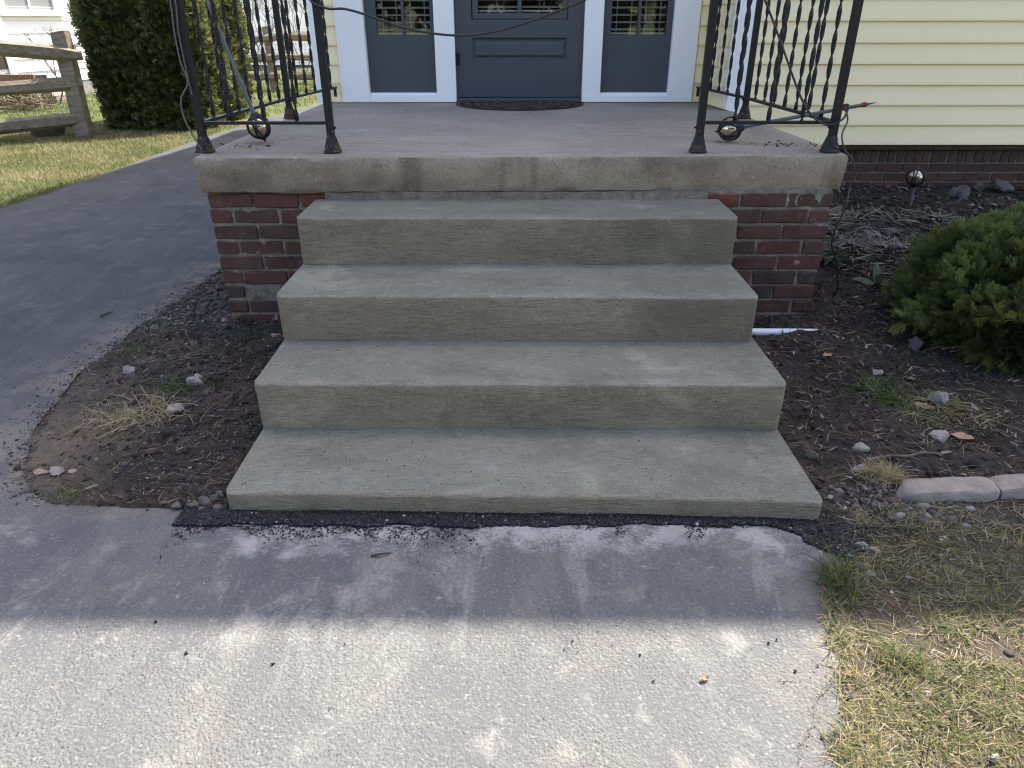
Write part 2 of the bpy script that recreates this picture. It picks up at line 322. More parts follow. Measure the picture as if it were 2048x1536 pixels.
def f_stone(cols):
    def f(g):
        v = g.co(rand=True); a = g.noise(v, 16, 5, 0.65); gr = g.noise(v, 150, 3, 0.6)
        c = g.ramp(a, [(0.3, cols[0]), (0.7, cols[1])]); c = g.mix(g.map(gr, 0.6, 0.72, 0, 0.5), c, tuple(k * 0.4 for k in cols[0]))
        return {'c': c, 'n': g.bump(g.math('ADD', a, g.math('MULTIPLY', gr, 0.6)), 0.7, 0.008), 'r': 0.9, 's': 0.25}
    return f
def f_mat(g):
    v = g.co(); x, y, z = g.xyz()
    px = g.math('SUBTRACT', x, 0.025); py = g.math('SUBTRACT', y, 3.40)
    r = g.math('SQRT', g.math('ADD', g.math('POWER', px, 2.0), g.math('POWER', g.math('MULTIPLY', py, 1.05), 2.0)))
    an = g.math('ARCTAN2', py, px)
    w = g.math('SINE', g.math('ADD', g.math('MULTIPLY', r, 95.0), g.math('MULTIPLY', g.math('SINE', g.math('MULTIPLY', an, 14.0)), 1.9)))
    k = g.noise(v, 260, 3, 0.7); f = g.map(g.math('ADD', w, g.math('MULTIPLY', g.math('SUBTRACT', k, 0.5), 1.6)), -0.1, 0.6)
    c = g.mix(f, (0.028, 0.022, 0.022), (0.115, 0.085, 0.075)); return {'c': c, 'n': g.bump(g.math('ADD', f, k), 0.8, 0.006), 'r': 0.95, 's': 0.1}

M = {}
M['step'] = MAT('trowelled_concrete', f_newconc)
M['slab'] = MAT('weathered_concrete', f_slab)
M['brick'] = MAT('red_brick', f_brick(False)); M['dbrick'] = MAT('brown_brick', f_brick(True)); M['mortar'] = MAT('mortar', f_mortar)
M['drive'] = MAT('asphalt', f_drive); M['soil'] = MAT('soil', f_soil); M['lawn'] = MAT('turf', f_lawn)
M['yellow'] = MAT('pale_yellow_siding', f_siding((0.90, 0.775, 0.48))); M['white'] = MAT('white_trim_paint', f_white)
M['whitesid'] = MAT('white_siding', f_siding((0.80, 0.80, 0.80))); M['door'] = MAT('slate_door_paint', f_doorpaint)
M['iron'] = MAT('black_iron', f_iron); M['rail'] = MAT('weathered_rail', f_wood(((0.13, 0.105, 0.08), (0.30, 0.26, 0.205))))
M['plank'] = MAT('brown_plank', f_wood(((0.14, 0.085, 0.05), (0.25, 0.16, 0.10))))
M['cable'] = MAT('black_cable', color=(0.018, 0.018, 0.02), rough=0.45)
M['greycable'] = MAT('grey_cord', color=(0.10, 0.10, 0.10), rough=0.6)
M['pipe'] = MAT('white_plastic', lambda g: {'c': g.mix(g.map(g.noise(g.co(), 30, 5, 0.7), 0.56, 0.66, 0, 0.8), (0.72, 0.73, 0.78), (0.12, 0.10, 0.09)), 'r': 0.4})
M['glass_globe'] = MAT('mercury_glass', lambda g: {'c': g.mix(g.noise(g.co(), 40, 3), (0.62, 0.54, 0.42), (0.36, 0.29, 0.20)), 'r': 0.10, 'm': 0.85})
M['bronze'] = MAT('dark_bronze', color=(0.022, 0.022, 0.024), rough=0.5, metal=0.0, spec=0.3)
M['stake'] = MAT('grey_plastic', color=(0.10, 0.11, 0.125), rough=0.5)
M['red'] = MAT('red_tape', color=(0.20, 0.03, 0.024), rough=0.6)
M['slat'] = MAT('blind_vinyl', color=(0.85, 0.85, 0.83), rough=0.5)
M['dark'] = MAT('dim_room', color=(0.030, 0.024, 0.02), rough=0.9)
M['wood_in'] = MAT('oak_trim', color=(0.16, 0.085, 0.04), rough=0.6)
M['mat'] = MAT('coir_mat', f_mat); M['rubber'] = MAT('mat_border', color=(0.02, 0.019, 0.02), rough=0.7)
M['crumb'] = MAT('asphalt_crumbs', lambda g: {'c': g.ramp(g.attr('tint'), [(0, (0.006, 0.006, 0.007)), (0.85, (0.018, 0.018, 0.021)), (0.97, (0.05, 0.05, 0.054)), (1.0, (0.45, 0.44, 0.42))]), 'r': 0.55, 's': 0.25})
M['pebble'] = MAT('pebbles', f_tint([(0, (0.03, 0.026, 0.023)), (0.5, (0.085, 0.075, 0.066)), (0.85, (0.21, 0.195, 0.175)), (1, (0.42, 0.40, 0.37))], 0.85))
M['straw'] = MAT('dry_straw', f_tint([(0, (0.05, 0.037, 0.025)), (0.5, (0.165, 0.13, 0.085)), (1, (0.36, 0.30, 0.21))], 0.8))
M['grass'] = MAT('grass_blades', f_tint([(0, (0.045, 0.075, 0.030)), (0.35, (0.075, 0.11, 0.035)), (0.6, (0.165, 0.17, 0.065)), (0.8, (0.30, 0.25, 0.135)), (1, (0.38, 0.32, 0.21))], 0.6, 0.3))
M['chip'] = MAT('bark_chips', f_tint([(0, (0.014, 0.011, 0.010)), (0.5, (0.04, 0.031, 0.026)), (0.72, (0.12, 0.095, 0.078)), (1, (0.34, 0.30, 0.26))], 0.9))
M['dead'] = MAT('withered_leaves', f_tint([(0, (0.07, 0.06, 0.052)), (0.6, (0.20, 0.175, 0.15)), (1, (0.34, 0.31, 0.28))], 0.85))
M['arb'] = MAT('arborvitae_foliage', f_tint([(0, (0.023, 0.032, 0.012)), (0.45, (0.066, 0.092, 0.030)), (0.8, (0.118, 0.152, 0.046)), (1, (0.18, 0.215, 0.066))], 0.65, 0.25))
M['hedgearb'] = MAT('hedge_foliage', f_tint([(0, (0.050, 0.060, 0.028)), (0.6, (0.135, 0.160, 0.060)), (1, (0.28, 0.30, 0.12))], 0.7, 0.25))
M['leaf'] = MAT('green_leaf', f_tint([(0, (0.04, 0.085, 0.04)), (1, (0.10, 0.17, 0.09))], 0.5, 0.4))
M['bark'] = MAT('grey_bark', f_stone(((0.06, 0.05, 0.042), (0.16, 0.14, 0.12))))
M['rock'] = MAT('grey_rock', f_stone(((0.13, 0.118, 0.104), (0.34, 0.315, 0.28)))); M['drock'] = MAT('dark_rock', f_stone(((0.05, 0.046, 0.044), (0.14, 0.13, 0.125))))
M['prock'] = MAT('pinkish_rock', f_stone(((0.20, 0.13, 0.105), (0.36, 0.27, 0.22)))); M['edge'] = MAT('edging_concrete', f_stone(((0.175, 0.153, 0.133), (0.285, 0.255, 0.225))))
M['shingle'] = MAT('grey_shingle', f_stone(((0.05, 0.05, 0.05), (0.10, 0.10, 0.10)))); M['found'] = MAT('block_foundation', f_stone(((0.2, 0.19, 0.18), (0.32, 0.31, 0.29))))
M['wire'] = MAT('galvanised_wire', color=(0.16, 0.15, 0.14), rough=0.5, metal=0.5)
M['brownleaf'] = MAT('brown_leaf', f_tint([(0, (0.11, 0.06, 0.035)), (1, (0.33, 0.21, 0.13))], 0.8))
def leafy(m, w=0.35):
    nt = m.node_tree; g = G(nt); b = nt.nodes['Principled BSDF']; src = b.inputs['Base Color'].links[0].from_socket
    t = g.n('BsdfTranslucent', {'Color': src}); mx = g.n('MixShader', {0: w, 1: b.outputs[0], 2: t.outputs[0]}); nt.links.new(mx.outputs[0], nt.nodes['Material Output'].inputs['Surface'])
for k in ('arb', 'hedgearb', 'grass', 'leaf'): leafy(M[k])
def glassmat(name):
    m = bpy.data.materials.new(name); m.use_nodes = True; nt = m.node_tree; nt.nodes.clear(); g = G(nt)
    fr = g.n('Fresnel', {'IOR': 1.5}).outputs[0]; f2 = g.math('ADD', g.math('MULTIPLY', fr, 1.1), 0.01)
    t = g.n('BsdfTransparent', {'Color': (0.86, 0.88, 0.87, 1)}); gl = g.n('BsdfGlossy', {'Color': (1, 1, 1, 1), 'Roughness': 0.02})
    mx = g.n('MixShader', {0: f2, 1: t.outputs[0], 2: gl.outputs[0]}); o = g.n('OutputMaterial', {0: mx.outputs[0]}); return m
M['glass'] = glassmat('window_glass')

# ------------------------------------------------------------------ ground heights
DR = [(-3.0, 0.58), (-0.774, 0.627), (-0.623, 0.68), (-0.432, 0.724), (-0.302, 0.757), (-0.211, 0.85), (-0.10, 0.885), (0.012, 0.856)]          # right edge of the walk
DL = [(0.014, -0.93), (0.030, -1.05), (0.042, -1.35), (0.10, -1.46), (0.224, -1.565), (0.40, -1.64), (0.575, -1.694), (0.993, -1.755), (1.489, -1.735), (2.25, -1.684), (4, -1.62), (17, -1.5)]
DG = [(-4.0, -4.2), (2.0, -3.98), (3.735, -3.90), (5.08, -3.84), (7.07, -3.82), (8.93, -3.73), (11.72, -3.43), (17, -3.3)]                  # lawn edge of the drive
def lerp(T, y): return np.interp(y, [a for a, _ in T], [b for _, b in T])
def hR(x, y):
    x = np.asarray(x, float); y = np.asarray(y, float)
    h = 0.055 * sstep(0.05, 1.3, y) + 0.235 * sstep(1.3, 2.95, y)
    h = h + 0.020 * fbm(x, y, 3.0) + 0.016 * fbm(x, y, 14, 3)
    h = h * sstep(0.0, 0.25, x - lerp(DR, np.minimum(y, 0)) + .45 * sstep(-.07, .05, y)) + 0.004 + 0.012 * sstep(0.0, 0.5, x - lerp(DR, np.minimum(y, 0.01)))
    pit = np.exp(-((x - 1.05) / .14) ** 2 - ((y - 1.25) / .16) ** 2); return h - 0.03 * pit
def hL(x, y):
    x = np.asarray(x, float); y = np.asarray(y, float)
    d = x - lerp(DL, y); d = np.minimum(d, (y - 0.0) * 1.0)
    return -0.012 + 0.016 * sstep(-0.05, 0.04, d) + 0.045 * sstep(0.0, 0.5, d) + 0.014 * fbm(x, y, 5) * sstep(0, .15, d) + (0.011 + 0.012 * sstep(0, .2, d)) * fbm(x, y, 20, 5)

def grid(name, x0, x1, y0, y1, st, hf, mat, tint=None, keep=None, **k):
    nx = int((x1 - x0) / st) + 1; ny = int((y1 - y0) / st) + 1
    X, Y = np.meshgrid(np.linspace(x0, x1, nx), np.linspace(y0, y1, ny)); Z = hf(X, Y)
    I = np.arange(nx * ny).reshape(ny, nx)
    F = np.stack([I[:-1, :-1], I[:-1, 1:], I[1:, 1:], I[1:, :-1]], -1).reshape(-1, 4)
    V = np.stack([X, Y, Z], -1).reshape(-1, 3)
    if keep is not None:
        cx = V[F].mean(1); F = F[keep(cx[:, 0], cx[:, 1])]
    me = npmesh(name, V, F, mat, True, tint(X, Y).ravel() if tint is not None else np.zeros(nx * ny)); return ob(name, me, kind='structure', **k)

# ------------------------------------------------------------------ setting
gm = MB(); gm.add([(-400, -400, -0.06), (400, -400, -0.06), (400, 400, -0.06), (-400, 400, -0.06)], [(0, 1, 2, 3)])
gm.build('ground', M['lawn'], kind='structure', label='open ground of lawn reaching out to the horizon')
# driveway and walk as one asphalt sheet
ys = np.unique(np.concatenate([np.arange(-4, -1.2, 0.1), np.arange(-1.2, 0.012, 0.012), [0.0121], np.arange(0.0145, 2.6, 0.015), np.arange(2.6, 17, 0.1)]))
ncol = 60; V = []; TI = []
for y in ys:
    xl = lerp(DG, y) + 0.03 * float(fbm(3.3, y, 3)); xr = float(lerp(DR, y) if y < 0.013 else lerp(DL, y)); xr += (0.030 * float(fbm(7.7, y, 4.3)) + 0.006 * float(fbm(17.7, y, 31, 3))) * (1 if abs(y) > 0.02 else 0)
    for t in np.linspace(0, 1, ncol) ** 0.6:
        x = xl + (xr - xl) * t; V.append((x, y, 0.0)); e = xr - x
        TI.append((1.0 * math.exp(-e / 0.15) if y > 0.013 and y < 2.4 else 0.0) + (0.5 * math.exp(-e / 0.04) if y <= 0.0 else 0))
n = len(ys); I = np.arange(n * ncol).reshape(n, ncol)
F = np.stack([I[:-1, :-1], I[:-1, 1:], I[1:, 1:], I[1:, :-1]], -1).reshape(-1, 4)
TI = np.array(TI); VA = np.array(V)
e0 = np.hypot(np.maximum(-1.35 - VA[:, 0], 0) + np.maximum(VA[:, 0] + 0.96, 0), VA[:, 1] - 0.03); TI = np.maximum(TI, 0.6 * np.exp(-e0 / 0.05) * (VA[:, 1] < 0.04))
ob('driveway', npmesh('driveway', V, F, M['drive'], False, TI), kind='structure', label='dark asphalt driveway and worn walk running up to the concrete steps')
grid('planting_bed', 0.56, 4.6, 0.02, 3.12, 0.016, lambda x, y: np.where(x < 0.845, -0.01, hR(x, y)), M['soil'], lambda x, y: 0.35 * sstep(0.7, 0.0, y) * np.clip(0.6 + fbm(x, y, 4), 0, 1), label='dark mulched planting bed to the right of the steps')
grid('lawn_edge', 0.50, 4.6, -3.4, 0.02, 0.02, lambda x, y: hR(x, y) - .06 * sstep(0.015, -.035, x - lerp(DR, y)), M['soil'], lambda x, y: np.clip(0.22 + 0.6 * sstep(-0.1, -0.7, y) + 0.5 * fbm(x, y, 5), 0, 1), label='thin worn lawn beside the walk')  # soil tint painted darker in the house shade, paler out in the sun
grid('dirt_patch', -1.86, -0.80, -0.005, 3.4, 0.013, hL, M['soil'], lambda x, y: np.clip(0.95 * sstep(-1.0, -1.45, x + 0.30 * y) * sstep(1.4, 0.5, y) + 0.55 * fbm(x, y, 6), 0, 1), label='bare dirt patch between the driveway and the steps')
grid('grass_verge', -9.5, -3.2, 2.0, 16.0, 0.10, lambda x, y: np.where(x > lerp(DG, y) - 0.02, -0.03, 0.012 + 0.02 * fbm(x, y, 1.2)), M['lawn'], label='sunlit grass verge between driveway and rail fence')

# ------------------------------------------------------------------ concrete steps
Z = [-0.10, 0.0693, 0.2390, 0.4100, 0.5940]
FL = [(-.832, .011), (-.835, .360), (-.840, .700), (-.840, 1.051)]; FR = [(.852, -.017), (.853, .351), (.838, .680), (.843, 1.050)]
BKY = 1.368
stairs = thing('concrete_steps', 'four new broom-finished grey concrete steps leading up to the porch', 'steps', (0.005, 0.0, 0.0))
for k in range(4):
    z0, z1 = Z[k], Z[k + 1]; nx = 240; R = 0.013
    a, b = FL[k], FR[k]
    prof = [(0.004, z0 - 0.0), (0.003, z0 + 0.02)] + [(0.003 - 0.003 * t, z0 + (z1 - R - z0) * t) for t in (0.25, 0.5, 0.75, 1.0)]
    prof += [(R - R * math.cos(q), z1 - R + R * math.sin(q)) for q in (0.35, 0.7, 1.05, 1.35, 1.57)]
    yb_ = BKY
    V = []; rows = []
    for i in range(nx + 1):
        t = i / nx; x = a[0] + (b[0] - a[0]) * t; yf = a[1] + (b[1] - a[1]) * t
        wob = 0.0045 * (float(fbm(x * 2.2 + 9 * k, k * 3.1, 1.5, 3))) + (0.0 if k else 0.02 * t ** 8 * -1)
        wz = 0.004 * float(fbm(x + 5 * k, 40 + k, 2.5, 3))
        edge = min(t, 1 - t) * (b[0] - a[0]); rd = max(0.0, 0.012 - edge); 
        xx = x; ins = R - math.sqrt(max(R * R - (max(0, R - edge)) ** 2, 0))
        chip = [0.010 * max(0, float(fbm(x * 9 + 3 * k, 60 + k * 5, 1.0, 4)) - .22) * math.exp(-((pz - z1 + .004) / .012) ** 2) + 0.0012 * float(fbm(x * 40, pz * 60 + k, 1.0, 2)) for py, pz in prof]
        pp = [(yf + py + chip[prof.index((py, pz))] + wob + ins * 0.9, pz + wz * max(0, (pz - z0) / (z1 - z0)) + 0.0035 * float(fbm(x * 3 + pz * 9, pz * 7 + k, 3, 3)) * 0) for py, pz in prof]
        dep = [0.04, 0.12, 0.2, 0.28]
        pp += [(yf + q, z1 + wz * (1 - q / 0.4) + 0.003 * float(fbm(x * 1.5, yf + q, 4, 3)) + 0.006 * max(0, (q - 0.2) / .1) * 0) for q in dep] + [(yb_, z1)]
        V += [(xx, p[0], p[1]) for p in pp]; m_ = len(pp)
    F = [(i * m_ + j, (i + 1) * m_ + j, (i + 1) * m_ + j + 1, i * m_ + j + 1) for i in range(nx) for j in range(m_ - 1)]
    # sides
    for i0, flip in ((0, True), (nx, False)):
        c0 = len(V); x = V[i0 * m_][0]; V.append((x, yb_, z0)); q = [i0 * m_ + j for j in range(m_)] + [c0]
        F.append(tuple(q[::-1] if flip else q))
    F.append((0 * m_, len(V) - 2, len(V) - 1, nx * m_))
    me = mesh('step', V, F, M['step'], True); me.set_sharp_from_angle(angle=math.radians(50))
    ob('step', me, stairs)

# ------------------------------------------------------------------ porch
porch = thing('brick_porch', 'raised red brick porch base under a thick weathered concrete slab', 'porch', (0.015, 1.4, 0))
ZS, ZB = 0.771, 0.622
def slab():
    # plan outline; front wanders a little, lower arris eaten away
    bm = bmesh.new(); P = []
    nx = 110
    for i in range(nx + 1):
        t = i / nx; P.append((-1.314 + 2.68 * t, 1.331 + 0.054 * t + 0.004 * float(fbm(t * 30, 1.0)), 0))
    P += [(1.345, 2.0, 0), (1.335, 3.02, 0), (1.335, 3.62, 0), (-1.306, 3.62, 0), (-1.310, 2.4, 0)]
    lev = [(0.020, 0.0, 1), (0.010, 0.006, .6), (0.004, 0.03, .2), (0.0, ZS - ZB - 0.018, 0), (0.004, ZS - ZB - 0.006, 0), (0.015, ZS - ZB, 0)]
    cen = Vector((0.02, 2.45, 0)); rows = []
    for ins, h, rag in lev:
        row = []
        for (x, y, _) in P:
            jag = 0.010 * float(fbm(x * 9, y * 3 + 5, 1.6, 4)) * rag
            rg = 0.006 * float(fbm(x * 14 + h * 40, h * 60, 1.0, 3))
            sx = -1 if x > 0 else 1
            yy = y + (ins + rg if y < 1.6 else 0); xx = x + (sx * ins if (abs(x) > 1.29) else 0)
            row.append(bm.verts.new((xx, yy, ZB + h + (jag if h < .02 else 0) + (0.0025 * float(fbm(x * 4, 9)) if h > .1 else 0))))
        rows.append(row)
    n = len(P)
    for r in range(len(rows) - 1):
        for i in range(n): bm.faces.new((rows[r][i], rows[r][(i + 1) % n], rows[r + 1][(i + 1) % n], rows[r + 1][i]))
    bm.faces.new(rows[-1]); bm.faces.new(rows[0][::-1])
    me = bpy.data.meshes.new('slab'); bm.to_mesh(me); bm.free(); me.materials.append(M['slab'])
    me.polygons.foreach_set('use_smooth', [True] * len(me.polygons)); me.set_sharp_from_angle(angle=math.radians(35)); return me
ob('slab', slab(), porch)
XL, XR, YF = -1.2995, 1.3312, 1.3723
cm = MB(); cm.box(XL + 0.010, XR - 0.010, YF + 0.009, 3.45, -0.06, ZB + 0.012); cm.build('mortar_core', M['mortar'], porch)
for x0, x1 in ((XL + .006, -0.78), (0.78, XR - .006)):     # struck joints, slopped over some brick arrises
    nx, nz = int((x1 - x0) / .005), int((ZB + .006) / .005); X, Zz = np.meshgrid(np.linspace(x0, x1, nx), np.linspace(0.0, ZB + .006, nz))
    Y = YF + 0.0055 - 0.009 * np.maximum(fbm(X, Zz, 22, 4) - .12, -.5) - .003 * fbm(X, Zz, 90, 2)
    I = np.arange(nx * nz).reshape(nz, nx); ob('mortar_joints', npmesh('mortar_joints', np.stack([X, Y, Zz], -1).reshape(-1, 3), np.stack([I[:-1, :-1], I[:-1, 1:], I[1:, 1:], I[1:, :-1]], -1).reshape(-1, 4), M['mortar'], True), porch)
fm = MB()
nx, nz = 330, 10; X, Zz = np.meshgrid(np.linspace(-.80, .80, nx), np.linspace(.585, ZB + .004, nz))     # bed joint slopped over the bricks above the top tread
Y = YF - 0.011 - 0.006 * fbm(X, Zz, 16, 4); I = np.arange(nx * nz).reshape(nz, nx)
ob('mortar_parging', npmesh('mortar_parging', np.stack([X, Y, Zz], -1).reshape(-1, 3), np.stack([I[:-1, :-1], I[:-1, 1:], I[1:, 1:], I[1:, :-1]], -1).reshape(-1, 4), M['mortar'], True), porch)
for s_ in (0, 1):
    fm = MB(); x0, x1 = (XL + .02, -0.80) if s_ == 0 else (0.82, XR + 0.005)
    nn = 26; VV = []; 
    for i in range(nn + 1):
        x = x0 + (x1 - x0) * i / nn
        for (py, pz) in ((YF + .02, 0.022), (YF - 0.004, 0.018), (YF - 0.014, 0.0), (YF - 0.012, -0.05)):
            VV.append((x, py + 0.010 * float(fbm(x * 20, pz * 90, 1, 3)), pz + 0.014 * float(fbm(x * 16, 3 + s_, 1, 3))))
    fm.add(VV, [(i * 4 + j, (i + 1) * 4 + j, (i + 1) * 4 + j + 1, i * 4 + j + 1) for i in range(nn) for j in range(3)]); fm.build('mortar_bed', M['mortar'], porch, smooth=True)

def brick_mesh(L, D, H, seed, mat, wear=1.0):
    rs = random.Random(seed); bm = bmesh.new(); bmesh.ops.create_cube(bm, size=1.0)
    for v in bm.verts: v.co = Vector((v.co.x * L, v.co.y * D, v.co.z * H)) + Vector((rs.uniform(-1, 1) * .0036, rs.uniform(-1, 1) * .003, rs.uniform(-1, 1) * .0028)) * wear
    bmesh.ops.bevel(bm, geom=bm.edges[:], offset=0.0038, segments=1, affect='EDGES')
    for v in bm.verts: v.co += Vector((rs.uniform(-1, 1), rs.uniform(-1, 1), rs.uniform(-1, 1))) * 0.0011 * wear
    me = bpy.data.meshes.new('brick'); bm.to_mesh(me); bm.free(); me.materials.append(mat); return me
M['fbrick'] = MAT('scraped_brick', lambda g: {'c': g.mix(g.map(g.noise(g.co(), 22, 4, .7), .45, .6), (0.10, 0.035, 0.026), (0.17, 0.05, 0.035)), 'r': .9})
CH = 0.0677; BL, BH = 0.1845, 0.0560; PB = 0.1965
STR = [brick_mesh(BL, 0.09, BH, i, M['brick']) for i in range(5)]; HDR = [brick_mesh(0.088, 0.09, BH, 20 + i, M['brick']) for i in range(3)]
def place(me, x, y, z, parent, rz=0.0, jit=0.002):
    o = bpy.data.objects.new('brick', me); o.location = (x + random.uniform(-jit, jit), y + random.uniform(-jit, jit), z); o.rotation_euler = (random.uniform(-.008, .008), random.uniform(-.008, .008), rz + random.uniform(-.006, .006))
    return link(o, parent)
smear = brick_mesh(BL, 0.09, BH, 77, M['mortar']); fresh = brick_mesh(BL, 0.09, BH, 78, M['fbrick'])
for r in range(9):
    z = ZB - CH * (r + 0.5) - 0.002; yc = YF + 0.045
    for side in (0, 1):
        xs0 = XL if side == 0 else XR; sg = 1 if side == 0 else -1
        pos = 0.0; lim = 0.50 if r else 1.28
        first = (r % 2 == 1) or r == 6 and side == 0
        while pos < lim:
            L = 0.088 if first else BL
            if r == 8 and pos == 0 and side == 0: pos = 0.016
            me = random.choice(HDR if first else STR)
            if r == 6 and side == 0 and 0.05 < pos < 0.2: me = smear
            if r == 0 and 0.36 < pos < 0.45: me = fresh
            o = place(me, xs0 + sg * (pos + L / 2), yc + random.uniform(-.002, .002), z, porch)
            pos += L + 0.012; first = False
    for side in (0, 1):   # return faces
        xs0 = XL + 0.045 if side == 0 else XR - 0.045
        pos = 0.105 if r % 2 == 0 else 0.21 - 0.098
        yy = YF + 0.10 + (0.0 if r % 2 == 0 else 0.098)
        while yy < 3.2:
            place(random.choice(STR), xs0, yy + BL / 2, z, porch, math.pi / 2); yy += PB

# ------------------------------------------------------------------ house
HY, MY, HX = 3.50, 3.00, -1.33         # door wall, main wall, left corner
house = thing('yellow_house', 'pale yellow clapboard house with a slate blue front door', 'house', (2.0, 3.5, 0))
EZ = 5.6
wb = MB(); wb.box(HX + .02, 1.30, HY + 1.02, 11.0, 0.2, EZ); wb.box(1.30, 7.0, MY + 0.03, 11.0, 0.565, EZ)
wb.box(HX + .02, 1.2995, HY + .015, HY + 1.019, 3.01, EZ); wb.box(HX + .02, -1.125, HY + .015, HY + 1.019, 0.62, 3.009); wb.box(1.175, 1.2995, HY + .015, HY + 1.019, 0.62, 3.009)
wb.build('wall', M['yellow'], house)
PIT = 0.1150
def board_mesh(L, pit=PIT, mat=None, t=0.0150, axis='x'):
    h = pit + 0.012; P = [(0.0, 0), (-t, 0.0), (-t, 0.010), (-0.0015, h), (0, h)]
    V = [(x, py, pz) for x in (0, L) for py, pz in P]; n = len(P)
    F = [(j, j + n, (j + 1) % n + n, (j + 1) % n) for j in range(n)] + [tuple(range(n)), tuple(range(2 * n - 1, n - 1, -1))]
    me = mesh('siding_board', V, F, mat or M['yellow']); return me
def boards(x0, x1, y, z0, z1, parent, rz=0.0, joint=None):
    me = board_mesh(x1 - x0); z = z0
    while z < z1:
        o = bpy.data.objects.new('siding_board', me); o.location = (x0, y, z); o.rotation_euler = (0, 0, rz); link(o, parent); z += PIT
MZ0 = aty(1900, 290, MY - .012).z
boards(1.385, 7.0, MY + 0.012, MZ0, 2.75, house)
zz = MZ0
me = board_mesh(0.10); 
boards(-1.250, -1.168, HY + 0.014, 0.776, 2.75, house); boards(1.190, 1.246, HY + 0.014, 0.776, 2.75, house)
me = board_mesh(0.42); z = 0.776
while z < 2.75:   # short return between door wall and main wall
    o = bpy.data.objects.new('siding_board', me); o.location = (1.256, 3.488, z); o.rotation_euler = (0, 0, -math.pi / 2 + 0.09); link(o, house); z += PIT
up = MB()
def upper(x0, x1, y):
    z = 2.75
    while z < EZ - .05:
        b = len(up.v); up.add([(x0, y + .02, z), (x1, y + .02, z), (x0, y - .0115, z), (x1, y - .0115, z), (x0, y, z + PIT), (x1, y, z + PIT)], [(0, 2, 3, 1), (2, 4, 5, 3)]); z += PIT
upper(1.385, 7.0, MY + .012); upper(HX + .08, 1.246, HY + .014)
up.build('upper_siding', M['yellow'], house)
cb = MB(); cb.box(1.302, 1.384, MY - 0.014, MY + 0.028, MZ0 - 0.012, EZ); cb.box(1.284, 1.3015, MY - 0.014, MY + 0.11, 0.774, EZ)
cb.build('corner_board', M['white'], house, bevel=0.002)
cb = MB(); cb.box(HX - 0.008, -1.251, HY - 0.006, HY + .10, 0.774, EZ); cb.build('corner_board', M['white'], house, bevel=0.002)
# starter strip and foundation
sm = MB(); sm.box(1.33, 7.0, MY + 0.008, MY + 0.035, MZ0 - 0.03, MZ0 - 0.002); sm.build('sill_plate', M['dbrick'], house)
FY = MY + 0.035
fo = MB(); fo.box(1.30, 7.0, FY + 0.008, FY + 0.3, -0.2, MZ0 - 0.004); fo.box(HX + .04, 1.28, HY + .08, HY + .3, -.2, .6); fo.build('foundation_mortar', M['mortar'], house)
SZ0 = aty(1900, 323, FY).z; SP = 0.0548; FC = 0.0575; FL_ = 0.172
sol = [brick_mesh(SP - 0.008, 0.06, MZ0 + .02 - SZ0, 40 + i, M['dbrick'], .6) for i in range(3)]
x = 1.345
while x < 4.9: place(random.choice(sol), x, FY + 0.03, SZ0 + (MZ0 + .012 - SZ0) / 2 - 0.001, house, jit=.001); x += SP
fst = [brick_mesh(FL_ - 0.008, 0.06, FC - 0.009, 50 + i, M['dbrick'], .6) for i in range(4)]
for r in range(5):
    x = 1.33 + (0.086 if r % 2 else 0.02)
    while x < 4.9: place(random.choice(fst), x, FY + 0.03, SZ0 - 0.009 - FC * (r + .5), house, jit=.001); x += FL_
# out-of-view hip roof; eaves skewed and placed to set the shadow edge
rf = MB(); ex0, ex1, ey0, ey1 = -2.06, 7.5, 2.562, 11.5
rf.add([(ex0, ey0, EZ), (ex1, ey0, EZ), (ex1, ey1, EZ), (ex0 + 1.0, ey1, EZ), (ex0, ey0, EZ + .14), (ex1, ey0, EZ + .14), (ex1, ey1, EZ + .14), (ex0 + 1.0, ey1, EZ + .14), (2.6, 7, EZ + 2.3), (3.6, 7, EZ + 2.3)],
       [(0, 3, 2, 1), (0, 1, 5, 4), (1, 2, 6, 5), (2, 3, 7, 6), (3, 0, 4, 7), (4, 5, 9, 8), (5, 6, 9), (6, 7, 8, 9), (7, 4, 8)])
rf.build('roof', M['shingle'], house)

# door unit trim
tm = MB(); ZD = 2.85
tm.box(-1.166, -0.983, HY - 0.012, HY + .10, 0.774, ZD); tm.build('door_casing', M['white'], house, bevel=0.0025)
tm = MB(); tm.box(1.021, 1.184, HY - 0.012, HY + .10, 0.774, ZD); tm.build('door_casing', M['white'], house, bevel=0.0025)
for a, b in ((-0.530, -0.399), (0.444, 0.566)):
    tm = MB(); tm.box(a, b, HY - 0.006, HY + .10, 0.817, ZD); tm.build('door_mullion', M['white'], house, bevel=0.0025)
for a, b in ((-0.982, -0.399), (0.444, 1.020)):
    tm = MB(); tm.box(a, b, HY - 0.010, HY + .12, 0.774, 0.8165); tm.build('door_sill', M['white'], house, bevel=0.003)
tm = MB(); tm.box(-1.2, 1.2, HY - .02, HY + .1, ZD + .001, ZD + .16); tm.build('head_casing', M['white'], house, bevel=.003)
tm = MB(); tm.box(-0.398, 0.443, HY - 0.004, HY + .12, 0.7715, 0.7985); tm.build('threshold', M['door'], house, bevel=0.003)
# interior
im = MB(); im.box(-1.1, 1.15, HY + .95, HY + .97, 0.6, 3.0); im.box(-1.1, 1.15, HY + .13, HY + .95, 0.74, 0.76); im.box(-1.12, -1.1, HY + .13, HY + .95, .6, 3); im.box(1.15, 1.17, HY + .13, HY + .95, .6, 3)
im.box(-1.1, 1.15, HY + .13, HY + .95, 2.98, 3.0); im.build('entry_room', M['dark'], house)

